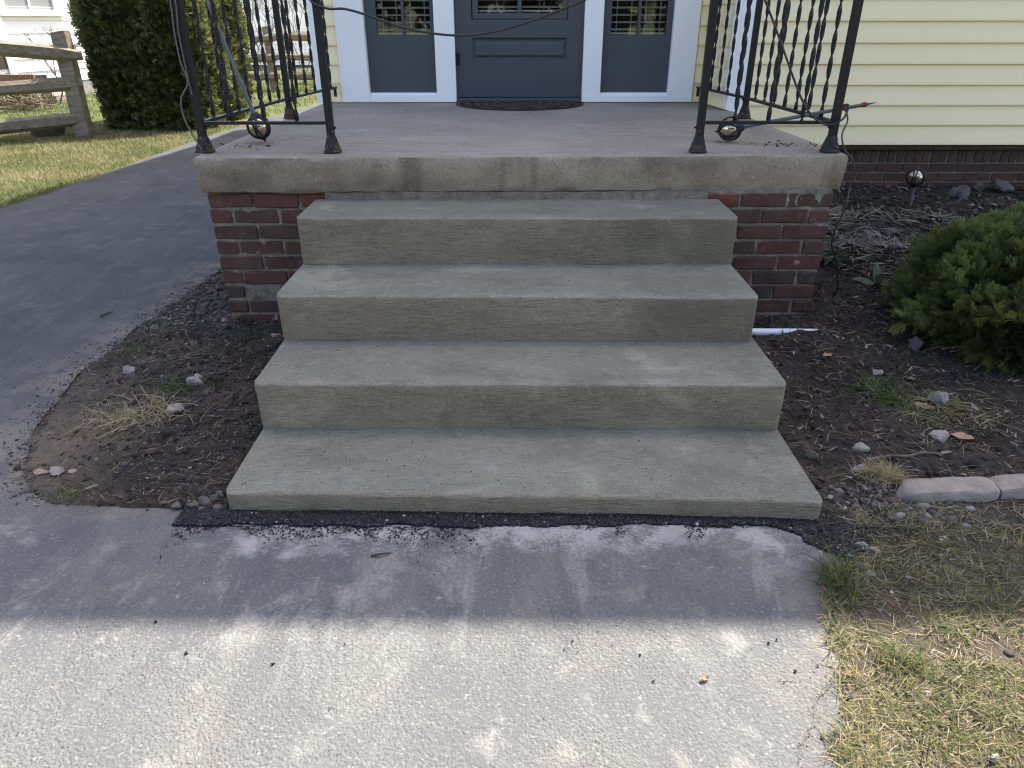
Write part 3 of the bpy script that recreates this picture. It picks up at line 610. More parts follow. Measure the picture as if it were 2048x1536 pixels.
def glazed(name, x0, x1, z0, z1, gx0, gx1, gz0, mx, dep, label, moulding=None, panel=None):
    """leaf with an opening from gx0..gx1, gz0..z1-0.12, muntin at mx"""
    y0, y1 = HY + dep, HY + dep + 0.042; gz1 = z1 - 0.14
    b = MB(); b.box(x0, gx0, y0, y1, z0, z1); b.box(gx1, x1, y0, y1, z0, z1); b.box(gx0, gx1, y0, y1, gz1, z1)
    if panel:
        px0, px1, pz0, pz1 = panel
        b.box(gx0, gx1, y0, y1, z0, pz0); b.box(gx0, gx1, y0, y1, pz1, gz0); b.box(gx0, px0, y0, y1, pz0, pz1); b.box(px1, gx1, y0, y1, pz0, pz1)
    else: b.box(gx0, gx1, y0, y1, z0, gz0)
    root = b.build(name, M['door'], house, label=label)
    q = MB(); q.box(mx - .0085, mx + .0085, y0 - 0.002, y1 - .012, gz0 + .0005, gz1)
    for zz in (1.62, 2.02, 2.4): q.box(gx0, gx1, y0 - .0012, y1 - .013, zz, zz + .016)
    q.build('muntin', M['door'], root)
    g_ = MB(); g_.box(gx0 - .003, gx1 + .003, y0 + .018, y0 + .022, gz0 - .003, gz1 + .003); g_.build('glass_pane', M['glass'], root)
    return root, y0, y1, gz1
def blinds(root, x0, x1, zb, zt, y):
    sp = 0.0425; z = zb; sm_ = MB(); sm_.box(0, x1 - x0, -.0125, .0125, -.0012, .0012); me = sm_.me('blind_slat', M['slat'])
    while z < zt:
        o = bpy.data.objects.new('blind_slat', me); o.location = (x0, y, z); o.rotation_euler = (math.radians(random.uniform(14, 24)), 0, 0); link(o, root); z += sp
    br = MB(); br.box(x0, x1, y - .013, y + .013, zb - .030, zb - .018); br.build('bottom_rail', M['slat'], root)
    for t in (0.22, 0.78):
        c = MB(); xx = x0 + (x1 - x0) * t
        for d in (-.0125, .0125): c.box(xx - .001, xx + .001, y + d - .0008, y + d + .0008, zb - .02, zt)
        c.build('ladder_cord', M['slat'], root)
r1, *_ = glazed('sidelight', -0.980, -0.532, 0.832, ZD - .005, -0.909, -0.558, 1.180, -0.735, 0.045, 'left slate blue sidelight with white blinds')
blinds(r1, -0.907, -0.745, 1.213, 2.6, HY + .093); blinds(r1, -0.725, -0.560, 1.213, 2.6, HY + .093)
r2, *_ = glazed('sidelight', 0.568, 1.019, 0.832, ZD - .005, 0.622, 0.982, 1.180, 0.802, 0.045, 'right slate blue sidelight with white blinds')
blinds(r2, 0.624, 0.792, 1.213, 2.6, HY + .093); blinds(r2, 0.812, 0.980, 1.213, 2.6, HY + .093)
for a, b in ((-0.980, -0.532), (0.568, 1.019)):
    c = MB(); c.box(a, b, HY + .005, HY + .10, 0.817, 0.8315); c.build('sidelight_stool', M['white'], house, bevel=.002)
dr, y0, y1, gz1 = glazed('front_door', -0.395, 0.440, 0.803, ZD - .008, -0.246, 0.306, 1.308, 0.026, 0.040, None, panel=(-0.288, 0.338, 1.021, 1.166)) if False else (None,) * 4
def frontdoor():
    y0, y1 = HY + .038, HY + .082; x0, x1, z0, z1 = -0.3955, 0.4405, 0.803, ZD - .006
    b = MB(); px0, px1, pz0, pz1 = -0.288, 0.338, 1.021, 1.166; wx0, wx1, wz0, wz1 = -0.285, 0.338, 1.272, z1 - .13
    b.box(x0, px0, y0, y1, z0, z1); b.box(px1, x1, y0, y1, z0, z1); b.box(px0, px1, y0, y1, z0, pz0); b.box(px0, px1, y0, y1, pz1, wz0); b.box(px0, px1, y0, y1, wz1, z1)
    root = b.build('front_door', M['door'], house, label='slate blue front door with raised lower panel')
    q = MB()   # recessed panel with raised field
    q.add([(px0, y0 + .0, pz0), (px1, y0, pz0), (px1, y0, pz1), (px0, y0, pz1),
           (px0 + .012, y0 + .016, pz0 + .012), (px1 - .012, y0 + .016, pz0 + .012), (px1 - .012, y0 + .016, pz1 - .012), (px0 + .012, y0 + .016, pz1 - .012),
           (px0 + .014, y0 + .016, pz0 + .026), (px1 - .014, y0 + .016, pz0 + .026), (px1 - .014, y0 + .016, pz1 - .026), (px0 + .014, y0 + .016, pz1 - .026),
           (px0 + .03, y0 + .006, pz0 + .040), (px1 - .03, y0 + .006, pz0 + .040), (px1 - .03, y0 + .006, pz1 - .040), (px0 + .03, y0 + .006, pz1 - .040)],
          [(0, 1, 5, 4), (1, 2, 6, 5), (2, 3, 7, 6), (3, 0, 4, 7), (4, 5, 9, 8), (5, 6, 10, 9), (6, 7, 11, 10), (7, 4, 8, 11), (8, 9, 13, 12), (9, 10, 14, 13), (10, 11, 15, 14), (11, 8, 12, 15), (12, 13, 14, 15)])
    q.build('door_panel', M['door'], root)
    q = MB(); gx0, gx1, gz0 = -0.246, 0.306, 1.308
    q.box(wx0 + .004, gx0, y0 + .008, y1, wz0 + .004, wz1 - .004); q.box(gx1, wx1 - .004, y0 + .008, y1, wz0 + .004, wz1 - .004); q.box(gx0, gx1, y0 + .008, y1, wz0 + .004, gz0); q.box(gx0, gx1, y0 + .008, y1, wz1 - .04, wz1 - .004)
    q.build('window_frame', M['door'], root)
    q = MB(); q.box(0.011, 0.037, y0 + .004, y1 - .012, gz0 + .0005, wz1 - .041)
    q.box(gx0, gx1, y0 + .0052, y1 - .013, 1.72, 1.745); q.build('muntin', M['door'], root)
    g_ = MB(); g_.box(gx0 - .002, gx1 + .002, y0 + .024, y0 + .028, gz0 - .002, wz1 - .039); g_.build('glass_pane', M['glass'], root)
    blinds(root, -0.244, 0.304, 1.345, 2.6, HY + .098)
    for xx in (-0.075, 0.155):
        q = MB(); q.box(xx - .011, xx + .011, HY + .160, HY + .175, 1.2, 2.6); q.build('brown_bar', M['wood_in'], root)  # upright brown wood bars behind the glass
    h = MB(); h.tube([(-0.3975, HY + .026, 1.00), (-0.3975, HY + .026, 1.075)], 0.0065, 8); h.box(-0.3978, -0.372, HY + .0335, HY + .0375, 1.0, 1.075); h.build('hinge', M['iron'], root)
frontdoor()

# ------------------------------------------------------------------ door mat
def doormat():
    t = thing('door_mat', 'half-round dark scroll-patterned door mat in front of the blue door', 'door mat', (0.026, 3.3, ZS))
    P = []; 
    for i in range(49):
        a = math.pi * i / 48; P.append((0.026 - 0.425 * math.cos(a), 3.455 - 0.455 * math.sin(a) ** 0.9 if math.sin(a) > 0 else 3.455))
    def disc(s, z0, z1, name, mat):
        V = [(0.026 + (x - 0.026) * s, 3.455 + (y - 3.455) * s, z) for z in (z0, z1) for x, y in P]; n = len(P)
        F = [(i, i + 1, i + 1 + n, i + n) for i in range(n - 1)] + [tuple(range(n, 2 * n)), tuple(range(n - 1, -1, -1)), (n - 1, 0, n, 2 * n - 1)]
        me = mesh(name, V, F, mat); ob(name, me, t)
    disc(1.0, ZS + .003, ZS + .010, 'rubber_border', M['rubber']); disc(0.955, ZS + .0101, ZS + .015, 'pile', M['mat'])
doormat()

# ------------------------------------------------------------------ iron railings
def flange(x, y, parent, z=ZS + .003):
    b = MB(); P = [(0.037, 0), (0.037, 0.005), (0.034, 0.008), (0.030, 0.022), (0.022, 0.05), (0.0175, 0.064), (0.0, 0.064)]
    V = []; n = 4
    for r, h in P:
        for k in range(8):
            a = math.pi / 4 * k; q = 1.0 if k % 2 == 0 else 1.22; V.append((x + r * q * math.cos(a), y + r * q * math.sin(a) * 0.9, z + h))
    b.add(V, [(i * 8 + k, i * 8 + (k + 1) % 8, (i + 1) * 8 + (k + 1) % 8, (i + 1) * 8 + k) for i in range(len(P) - 1) for k in range(8)]); b.add(V[:8], [tuple(range(7, -1, -1))])
    b.build('base_flange', M['iron'], parent)
def post(x, y, parent, zt=1.68):
    b = MB(); w = 0.0142; b.box(x - w, x + w, y - w, y + w, ZS + .05, zt); b.lathe([(0.0, .035), (0.018, .025), (0.022, .01), (0.016, 0)], 10, (x, y, zt))
    b.box(x + .012, x + .024, y - .006, y + .006, ZS + .095, ZS + .103) if x < 0 else b.box(x - .024, x - .012, y - .006, y + .006, ZS + .095, ZS + .103)
    b.build('post', M['iron'], parent, bevel=0.0022)
def baluster_mesh(h, seed):
    rs = random.Random(seed); n = 72; V = []; w, t = 0.0088, 0.0036; ph = rs.uniform(0, 3.1); tw = math.pi / 0.100
    for i in range(n + 1):
        z = h * i / n; a = ph + tw * z
        flat = max(0, 1 - z / .03); a = a * (1 - flat) + flat * (ph // 1.5708 * 1.5708)
        for sx, sy in ((-1, -1), (1, -1), (1, 1), (-1, 1)):
            px, py = sx * w, sy * t; V.append((px * math.cos(a) - py * math.sin(a), px * math.sin(a) + py * math.cos(a), z))
    F = [(i * 4 + k, i * 4 + (k + 1) % 4, (i + 1) * 4 + (k + 1) % 4, (i + 1) * 4 + k) for i in range(n) for k in range(4)] + [(3, 2, 1, 0), tuple(n * 4 + k for k in range(4))]
    return mesh('baluster', V, F, M['iron'])
BAL = [baluster_mesh(0.78, i) for i in range(5)]
def railing(sg, label):
    r = thing('iron_railing', label, 'railing', (sg * 1.3, 1.437, ZS), 'wrought iron porch railings')
    if sg < 0: xo, xi, x2, xe = -1.298, -0.766, -1.270, -1.205
    else: xo, xi, x2, xe = 1.303, 0.755, 1.281, 1.215
    y0, y2, ye = 1.437, 2.60, 3.478
    for x, y in ((xo, y0), (xi, y0), (x2, y2)): post(x, y, r); flange(x, y, r)
    def bar(pts, name='bottom_rail', w=0.013, h=0.006):
        b = MB()
        for (a, c) in zip(pts[:-1], pts[1:]):
            a = Vector(a); c = Vector(c); d = (c - a); d.z = 0; d.normalize(); s_ = Vector((-d.y, d.x, 0)) * w; u_ = Vector((0, 0, h))
            b.add([a - s_ - u_, a + s_ - u_, c + s_ - u_, c - s_ - u_, a - s_ + u_, a + s_ + u_, c + s_ + u_, c - s_ + u_], [(0, 3, 2, 1), (4, 5, 6, 7), (0, 1, 5, 4), (1, 2, 6, 5), (2, 3, 7, 6), (3, 0, 4, 7)])
        b.build(name, M['iron'], r)
    zf = 0.889
    bar([(xo, y0, zf), (xi, y0, zf)]); bar([(xo, y0 + .0135, zf + .001), (x2, y2, 0.879), (xe, ye, 0.868)])
    bar([(xo, y0, 1.62), (xi, y0, 1.62)], 'top_rail', .019, .007); bar([(xo, y0 + .02, 1.621), (x2, y2, 1.621), (xe, ye, 1.621)], 'top_rail', .019, .007)
    bk = MB(); bk.box(xe - .010, xe + .010, ye - .016, ye - .012, 0.812, 0.874); bk.box(xe - .010, xe + .010, ye - .016, ye + .004, 0.862, 0.868); bk.build('wall_bracket', M['iron'], r)
    pts = [(xo + (xi - xo) * k / 4 + (0.0), y0, zf) for k in (1, 2, 3)]
    for k in range(1, 8):
        t = k / 8 * (y2 - y0); pts.append((xo + (x2 - xo) * k / 8, y0 + t, zf - .01 * k / 8))
    for k in range(1, 6):
        t = k / 5.6; pts.append((x2 + (xe - x2) * t, y2 + (ye - y2) * t, 0.879 - .011 * t))
    for i, (x, y, z) in enumerate(pts):
        o = bpy.data.objects.new('baluster', BAL[i % 5]); o.location = (x, y, z - .004); o.scale = (1, 1, (1.625 - z) / 0.78)
        o.rotation_euler = (random.uniform(-.006, .006), random.uniform(-.006, .006), random.choice((0, 1.57)) + (1.57 if i > 2 else 0)); link(o, r)
    return r
railing(-1, 'black wrought iron railing with twisted bars on the driveway side of the porch')
railing(1, 'black wrought iron railing with twisted bars in front of the yellow clapboards')

# ------------------------------------------------------------------ solar lights
def solar_light(label, base, tip, L):
    """base = far end of the stake, tip = finial end; local +Z runs from stake to globe"""
    base = Vector(base); tip = Vector(tip); d = (tip - base).normalized()
    t = thing('solar_light', label, 'garden light', tip, 'globe solar stake lights')
    t.rotation_mode = 'QUATERNION'; t.rotation_quaternion = d.to_track_quat('Z', 'Y')
    def part(n, b, m, sm=True): o = bpy.data.objects.new(n, b.me(n, m, sm)); COL.objects.link(o); o.parent = t
    c = -0.068; R = 0.047
    b = MB(); b.lathe([(0.0008, -L), (0.007, -L + .05), (0.0085, -0.16), (0.0115, -0.128), (0.0115, -0.122), (0.0, -0.122)], 12); part('stake', b, M['stake'])
    b = MB(); b.lathe([(0.0, -.128), (0.017, -.127), (0.020, -.118), (0.026, -.112), (0.034, -.102), (0.036, -.094), (0.0, -.093)], 16); part('collar', b, M['bronze'])
    b = MB(); b.lathe([(R * math.sin(a) + 1e-5, c - R * math.cos(a)) for a in np.linspace(0, math.pi, 17)], 24); part('globe', b, M['glass_globe'])
    b = MB()
    for k in range(5):
        a0 = math.pi / 2.5 * k
        for s_ in (-1, 1):
            pts = []
            for q in np.linspace(0.02, 1, 14):
                th = math.pi * (0.10 + 0.86 * (1 - q)); rr = (R + .003) * math.sin(th); aa = a0 + s_ * 0.52 * math.sin(math.pi * q); pts.append((rr * math.cos(aa), rr * math.sin(aa), c - (R + .003) * math.cos(th)))
            b.tube(pts, 0.0042, 6)
    part('cage', b, M['bronze'])
    b = MB(); b.lathe([(0.017, -.024), (0.012, -.014), (0.005, -.008), (0.004, -.003), (0.0005, 0.0)], 12); part('finial', b, M['bronze'])
    return t
tipL = atz(531, 284, ZS + .006)
solar_light('solar light hanging head down with its stake leaning in the driveway-side railing', atx(413, -2, -1.283), tipL, 0.62)
gR = atz(1457, 284, ZS); cR = Vector((gR.x, gR.y, ZS + 0.056)); eR = Vector((1.475, 1.475, 0.962)); dR = (eR - cR).normalized()
lr = solar_light('solar light lying on the slab with its stake poking out through the right railing', eR, cR - dR * 0.068, (eR - cR).length + .068)
b3 = aty(1826, 400, 2.6); t3 = aty(1836, 330, 2.6)
solar_light('solar light standing upright in the mulch by the brown brick foundation', (b3.x, b3.y, 0.12), t3, (t3 - Vector((b3.x, b3.y, .12))).length)
tp = MB()
for q in (0.80, 0.92): p = cR + (eR - cR) * q; tp.tube([p - dR * .009, p + dR * .009], 0.0098, 8)
o = tp.build('tape_wrap', M['red'], None); o.parent = lr; o.matrix_parent_inverse = (Matrix.Translation(lr.location) @ lr.rotation_quaternion.to_matrix().to_4x4()).inverted()

# ------------------------------------------------------------------ cables, pipe
def cord(name, pts, r, mat, label, cat='cable', n=8):
    b = MB(); b.tube(spline(pts, n), r, 8); return b.build(name, mat, None, smooth=True, label=label, cat=cat)
Yc = 1.418
cord('cable', [(-0.79, 1.44, 1.40), (-0.782, 1.418, 1.33)] + [aty(u, v, Yc) for u, v in [(655, 17), (690, 18), (740, 32), (800, 53), (860, 66), (925, 71), (990, 63), (1060, 43), (1120, 20), (1180, -6)]] + [(0.50, 1.42, 1.47), (0.75, 1.42, 1.60)],
     0.0046, M['cable'], 'black cable drooping across the porch opening in front of the door')
cd_pts = [(0.76, 1.41, 1.62)] + [aty(u, v, 1.405) for u, v in [(1530, 0), (1560, 80), (1600, 190), (1625, 232), (1655, 250), (1683, 240)]] + [(1.335, 1.42, 0.925), (1.345, 1.44, 0.955), (1.335, 1.47, 0.95)]
cord('cable', cd_pts, 0.0042, M['cable'], 'black cable slanting down the right railing to the lower end of its corner post')
cord('cable', [(1.340, 1.47, 0.95), (1.350, 1.43, 0.90), aty(1684, 270, 1.40), aty(1690, 300, 1.385), (1.383, 1.37, 0.74), (1.386, 1.368, 0.64), (1.375, 1.345, 0.56), aty(1664, 480, 1.37), aty(1673, 530, 1.40), (1.47, 1.46, 0.17), (1.50, 1.56, 0.075), (1.49, 1.60, 0.03)],
     0.0034, M['cable'], 'thin black cable hanging from the slab corner down the right end of the brick porch')
cord('cable', [(-1.31, 1.415, 1.62)] + [aty(u, v, 1.41) for u, v in [(340, 0), (348, 60), (360, 120), (375, 165), (362, 200), (372, 245), (404, 300)]], 0.0030, M['greycable'], 'thin grey cord looping beside the driveway-side corner post')
cord('cable', [(-1.30, 1.415, 1.62)] + [aty(u, v, 1.412) for u, v in [(350, 0), (356, 60), (370, 130), (379, 170), (384, 190)]], 0.0026, M['greycable'], 'short grey wire tucked along the driveway-side corner post')
b = MB(); pts = [(0.80, 1.235, 0.052), (1.05, 1.225, 0.050), (1.24, 1.21, 0.055), (1.36, 1.20, 0.054), (1.50, 1.18, 0.030)]
b.tube(spline(pts, 6), 0.0165, 16); b.build('drain_pipe', M['pipe'], None, smooth=True, label='white plastic drain pipe half buried beside the steps', cat='pipe')

# ------------------------------------------------------------------ scatter builders
def rotmats(n, tilt=None):
    q = RG.normal(size=(n, 4)); q /= np.linalg.norm(q, axis=1)[:, None]; w, x, y, z = q.T
    return np.stack([1 - 2 * (y * y + z * z), 2 * (x * y - z * w), 2 * (x * z + y * w), 2 * (x * y + z * w), 1 - 2 * (x * x + z * z), 2 * (y * z - x * w), 2 * (x * z - y * w), 2 * (y * z + x * w), 1 - 2 * (x * x + y * y)], -1).reshape(n, 3, 3)
_bm = bmesh.new(); bmesh.ops.create_icosphere(_bm, subdivisions=1, radius=1.0); ICO_V = np.array([v.co[:] for v in _bm.verts]); ICO_F = np.array([[v.index for v in f.verts] for f in _bm.faces]); _bm.free()
def stones(name, pts, size, mat, tint, flat=0.7, parent=None, **k):
    n = len(pts); Vv = ICO_V[None] * (1 + RG.uniform(-.28, .28, (n, len(ICO_V), 1))) * np.stack([RG.uniform(.7, 1.25, n), RG.uniform(.7, 1.25, n), RG.uniform(.5, 1.0, n)], -1)[:, None]
    Vv = np.einsum('nij,nkj->nki', rotmats(n), Vv); Vv[:, :, 2] *= flat; Vv = Vv * np.asarray(size).reshape(-1, 1, 1) + np.asarray(pts)[:, None]
    Ff = ICO_F[None] + (np.arange(n) * len(ICO_V))[:, None, None]
    return ob(name, npmesh(name, Vv.reshape(-1, 3), Ff.reshape(-1, 3), mat, False, np.repeat(tint, len(ICO_V))), parent, kind='stuff', **k)
def bladesV(pts, length, width, lean, tint, az=None, curl=0.5, seg=3):
    """curved tapered ribbons; lean = angle from vertical at the base"""
    n = len(pts); pts = np.asarray(pts); az = RG.uniform(0, 2 * np.pi, n) if az is None else az
    L = np.broadcast_to(length, (n,)); Wd = np.broadcast_to(width, (n,)); th = np.broadcast_to(lean, (n,)).astype(float).copy(); cu = np.broadcast_to(curl, (n,))
    p = pts.copy().astype(float); d2 = np.stack([np.cos(az), np.sin(az)], -1); sd = np.stack([-np.sin(az), np.cos(az), np.zeros(n)], -1); roll = RG.normal(0, .5, n)
    V = []
    for i in range(seg + 1):
        w = Wd * (1 - (i / seg) ** 1.6) * 0.5 + Wd * .06
        up = np.stack([np.cos(th) * d2[:, 0] * -1, np.cos(th) * d2[:, 1] * -1, np.sin(th)], -1)
        s2 = sd * np.cos(roll)[:, None] + up * np.sin(roll)[:, None]
        V += [p - s2 * w[:, None], p + s2 * w[:, None]]
        st = (L / seg)[:, None]; p = p + st * np.concatenate([d2 * np.sin(th)[:, None], np.cos(th)[:, None]], -1); th = np.minimum(th + cu / seg, 1.65)
    V = np.stack(V, 1); k = 2 * (seg + 1)
    f = np.array([[2 * i, 2 * i + 1, 2 * i + 3, 2 * i + 2] for i in range(seg)])
    F = f[None] + (np.arange(n) * k)[:, None, None]
    return V.reshape(-1, 3), F.reshape(-1, 4), np.repeat(tint, k)
def blades(name, *a, mat=None, parent=None, **k):
    kk = {q: k.pop(q) for q in ('az', 'curl', 'seg') if q in k}
    V, F, T = bladesV(*a, **kk); return ob(name, npmesh(name, V, F, mat, True, T), parent, **k)
def sample(n, x0, x1, y0, y1, hf, ok=None, dz=0.0):
    out = []
    while sum(map(len, out)) < n:
        x = RG.uniform(x0, x1, n * 2); y = RG.uniform(y0, y1, n * 2)
        if ok is not None: m = ok(x, y); x, y = x[m], y[m]
        out.append(np.stack([x, y, hf(x, y) + dz], -1))
    return np.concatenate(out)[:n]
def blob(n, c, rx, ry, hf, dz=0.0):
    a = RG.normal(size=(n, 2)) * 0.5; x = c[0] + a[:, 0] * rx; y = c[1] + a[:, 1] * ry; return np.stack([x, y, hf(x, y) + dz], -1)

# asphalt crumbs packed against the bottom step
def strip_ok(x, y):
    lo = -0.052 + 0.020 * fbm(x, 3.0, 12, 3) - 0.16 * sstep(0.68, 0.92, x); hi = np.where(x < -0.84, 0.030, 0.006)
    hi = np.where(x > 0.84, -0.004 - 0.35 * (x - 0.84), hi)
    xr = 0.985 - 0.9 * np.abs(y + 0.085)
    inn = (x > -0.958 + 0.012 * fbm(y, 9.0, 30)) & (x < xr) & (y > lo) & (y < hi)
    inner = (x > 0.60) & (y < -0.05 - 0.9 * np.maximum(0, x - 0.70) ** 1.2) & (x < 0.78)
    return inn & ~inner
ps = sample(11000, -0.97, 1.02, -0.22, 0.035, lambda x, y: np.maximum(0.003 + 0.003 * fbm(x, y, 9), np.where(x > .84, hR(x, y) + .002, 0)), strip_ok); ps[:, 2] += RG.uniform(0, .003, len(ps))
stones('asphalt_patching', ps, RG.uniform(.0032, .0068, len(ps)), M['crumb'], RG.random(len(ps)) * 0.99, 0.85, label='loose black asphalt crumbs packed along the foot of the bottom step', cat='asphalt')
pm = grid('patch_base', -0.957, 0.98, -0.20, 0.03, 0.008, lambda x, y: np.where(strip_ok(x, y), np.maximum(0.0028, np.where(x > .84, hR(x, y) + .001, 0)), -0.003), MAT('patch_bitumen', color=(0.007, 0.007, 0.008), rough=0.6)); pm['label'] = 'black asphalt patch at the foot of the steps'
loose = np.stack([RG.uniform(-0.95, 0.82, 2600), -0.055 - RG.exponential(0.040, 2600), np.full(2600, .002)], -1)
loose = loose[(loose[:, 1] > -0.45) & (fbm(loose[:, 0], loose[:, 1], 5, 3) > 0.02)]
stones('loose_crumbs', loose, RG.uniform(.0010, .0032, len(loose)), M['crumb'], RG.random(len(loose)) * 0.9, 0.8, label='stray black asphalt crumbs scattered over the walk', cat='asphalt')
far = np.array([[*atz(u, v)[:2], .004] for u, v in [(1145, 1284), (1155, 1306), (1128, 1302), (935, 1365), (1307, 1365), (1280, 1312), (626, 1255), (312, 1245), (400, 1312), (373, 1308), (546, 1330), (690, 1290), (1537, 1288), (1553, 1281), (1590, 1344), (1568, 1366), (1560, 1362), (1190, 1198), (1345, 1136), (860, 1252), (318, 1055), (338, 1050), (660, 1420), (876, 1290), (1635, 1333)]])
stones('far_crumbs', far, RG.uniform(.0018, .0042, len(far)), M['crumb'], RG.random(len(far)) * 0.8, 0.8, label='few single black crumbs on the sunlit part of the walk', cat='asphalt')
# grit on steps and slab
gp = []
for k in range(4):
    nn = [170, 60, 50, 40][k]; x = RG.uniform(-.8, .8, nn); y = FL[k][1] + RG.uniform(.02, .34, nn); gp += [(a, b_, Z[k + 1] + .001) for a, b_ in zip(x, y)]
for _ in range(260): gp.append((RG.uniform(-1.25, 1.28), RG.uniform(1.40, 3.3), ZS + .001))
gp = np.array(gp); stones('grit', gp, RG.uniform(.0009, .0027, len(gp)), M['crumb'], RG.random(len(gp)) * .96, .8, label='fine dark grit lying on treads and slab', cat='grit')
for (cx_, cy_, sx_, nn, lab) in ((-1.17, 1.60, .07, 16, 'crumbs of dry dirt on the slab near the left corner post'), (1.18, 1.62, .09, 42, 'leaf and dirt crumbs on the slab near the right corner post')):
    p = np.stack([RG.normal(cx_, sx_, nn), RG.normal(cy_, .05, nn), np.full(nn, ZS + .004)], -1); stones('dirt_crumbs', p, RG.uniform(.002, .0075, nn), M['chip'], RG.random(nn) * .7, .5, label=lab, cat='dirt')

# ------------------------------------------------------------------ bed litter
inL = lambda x, y: (x > lerp(DL, y) - .01) & (x < np.where(y < 1.37, -0.855, -1.32)) & (y > 0.03)
p = sample(5200, -1.78, -0.83, 0.02, 2.6, hL, inL); stones('soil_pebbles', p, RG.gamma(2.2, .0013, len(p)) + .001, M['pebble'], np.clip(RG.beta(1.6, 4, len(p)), 0, 1), .7, label='small stones and clods over the bare dirt left of the steps', cat='pebbles')
p = sample(3800, -1.78, -0.83, 0.02, 2.4, hL, lambda x, y: inL(x, y) & (x + .3 * y > -1.22 + RG.normal(0, .12, len(x)))); stones('soil_clods', p, RG.gamma(2.4, .0020, len(p)) + .0015, M['chip'], RG.beta(1.2, 3.2, len(p)), .7, label='dark crumbly clods over the bare dirt', cat='soil')
p = sample(2600, -1.78, -1.15, 1.35, 2.5, hL, lambda x, y: inL(x, y) & (RG.random(len(x)) < .9)); stones('gravel', p, RG.gamma(3, .0016, len(p)) + .0015, M['pebble'], np.clip(RG.beta(2.2, 3, len(p)), 0, 1), .75, label='grey gravel along the driveway edge by the left porch corner', cat='gravel')
yq = RG.uniform(.03, 2.2, 1600); p = np.stack([lerp(DL, yq) - RG.exponential(.045, 1600) + .02, yq + RG.normal(0, .02, 1600), np.full(1600, .001)], -1); p[:, 2] = np.maximum(.001, hL(p[:, 0], p[:, 1]))
stones('edge_grit', p, RG.gamma(2, .0010, 1600) + .0008, M['pebble'], RG.beta(1.8, 3.2, 1600), .7, label='grit and soil crumbs spilled from the dirt onto the driveway', cat='grit')
p = sample(3000, -1.78, -0.85, 0.03, 2.0, hL, inL, .003); blades('straw_litter', p, RG.uniform(.01, .055, len(p)), RG.uniform(.0008, .002, len(p)), RG.uniform(1.3, 1.6, len(p)), RG.beta(2, 2.5, len(p)), mat=M['straw'], curl=.3, kind='stuff', label='short straw bits lying on the left dirt patch', cat='straw')
def clump(name, n, c, rx, ry, hf, L, Wd, lean, tl, label, az=None, mat=None, cat='grass', curl=.9):
    p = blob(n, c, rx, ry, hf, -.002); t = np.clip(RG.normal(tl[0], tl[1], n), 0, 1)
    return blades(name, p, RG.uniform(L[0], L[1], n), RG.uniform(Wd[0], Wd[1], n), RG.uniform(lean[0], lean[1], n), t, az=az, mat=mat or M['grass'], curl=curl, kind='stuff', label=label, cat=cat)
clump('dry_grass', 420, (-1.30, 0.50), .17, .10, hL, (.05, .15), (.0012, .0026), (1.0, 1.5), (.85, .12), 'matted dry straw tuft in the middle of the left dirt patch', az=RG.normal(3.6, 1.5, 420))
clump('green_grass', 200, (-1.24, .70), .12, .07, hL, (.03, .08), (.002, .0035), (.7, 1.4), (.35, .15), 'short green grass tuft behind the matted straw')
clump('sparse_grass', 170, (-1.33, .085), .07, .04, hL, (.02, .05), (.0012, .0022), (.4, 1.3), (.45, .15), 'sparse green tuft at the front rim of the dirt patch')
clump('small_grass', 240, (-1.62, 1.12), .06, .09, hL, (.015, .045), (.001, .002), (.2, 1.2), (.3, .15), 'small green tuft at the driveway edge of the dirt')
clump('corner_grass', 150, (-1.35, 1.62), .12, .12, hL, (.03, .08), (.001, .002), (.3, 1.3), (.6, .2), 'thin yellowed grass at the foot of the left porch corner')
# right bed
inB = lambda x, y: (x > 0.87) & ((y < 1.37) | (x > 1.34)) & (y > .04)
p = sample(9500, 0.87, 3.4, .04, 3.0, hR, inB, .004); blades('bark_mulch', p, RG.uniform(.008, .034, len(p)), RG.uniform(.003, .011, len(p)), RG.uniform(1.0, 1.55, len(p)), np.clip(RG.beta(1.4, 2.0, len(p)), 0, 1), mat=M['chip'], curl=.1, seg=2, kind='stuff', label='dark shredded bark mulch over the right bed', cat='mulch')
p = sample(1500, 1.4, 3.6, 2.2, 3.0, hR, None, .003); blades('leaf_litter', p, RG.uniform(.015, .055, len(p)), RG.uniform(.006, .016, len(p)), RG.uniform(1.1, 1.6, len(p)), np.clip(RG.beta(2.2, 2.0, len(p)), 0, 1), mat=M['chip'], curl=.4, kind='stuff', label='pale leaf litter and chips along the house foundation', cat='leaf litter')
p = sample(5000, 0.87, 3.2, .03, 2.6, hR, inB); stones('bed_clods', p, RG.gamma(2.4, .0022, len(p)) + .0015, M['chip'], RG.beta(1.2, 3.2, len(p)), .7, label='dark crumbly clods over the right bed', cat='soil')
p = sample(3200, 0.87, 3.2, .03, 2.2, hR, inB); stones('bed_pebbles', p, RG.gamma(2, .0016, len(p)) + .001, M['pebble'], np.clip(RG.beta(1.6, 3.5, len(p)), 0, 1), .65, label='small stones and clods in the right bed', cat='pebbles')
p = sample(3000, 0.9, 2.6, -.05, 1.5, hR, None, .003); blades('dry_stems', p, RG.uniform(.02, .10, len(p)), RG.uniform(.0009, .0024, len(p)), RG.uniform(1.25, 1.6, len(p)), RG.beta(2, 2.6, len(p)), mat=M['straw'], curl=.3, kind='stuff', label='dry stems and straw strewn over the right bed', cat='straw')
clump('green_grass', 260, (1.34, .665), .10, .08, hR, (.04, .10), (.003, .006), (.5, 1.3), (.25, .12), 'broad-bladed green grass tuft in the right bed beside the third step')
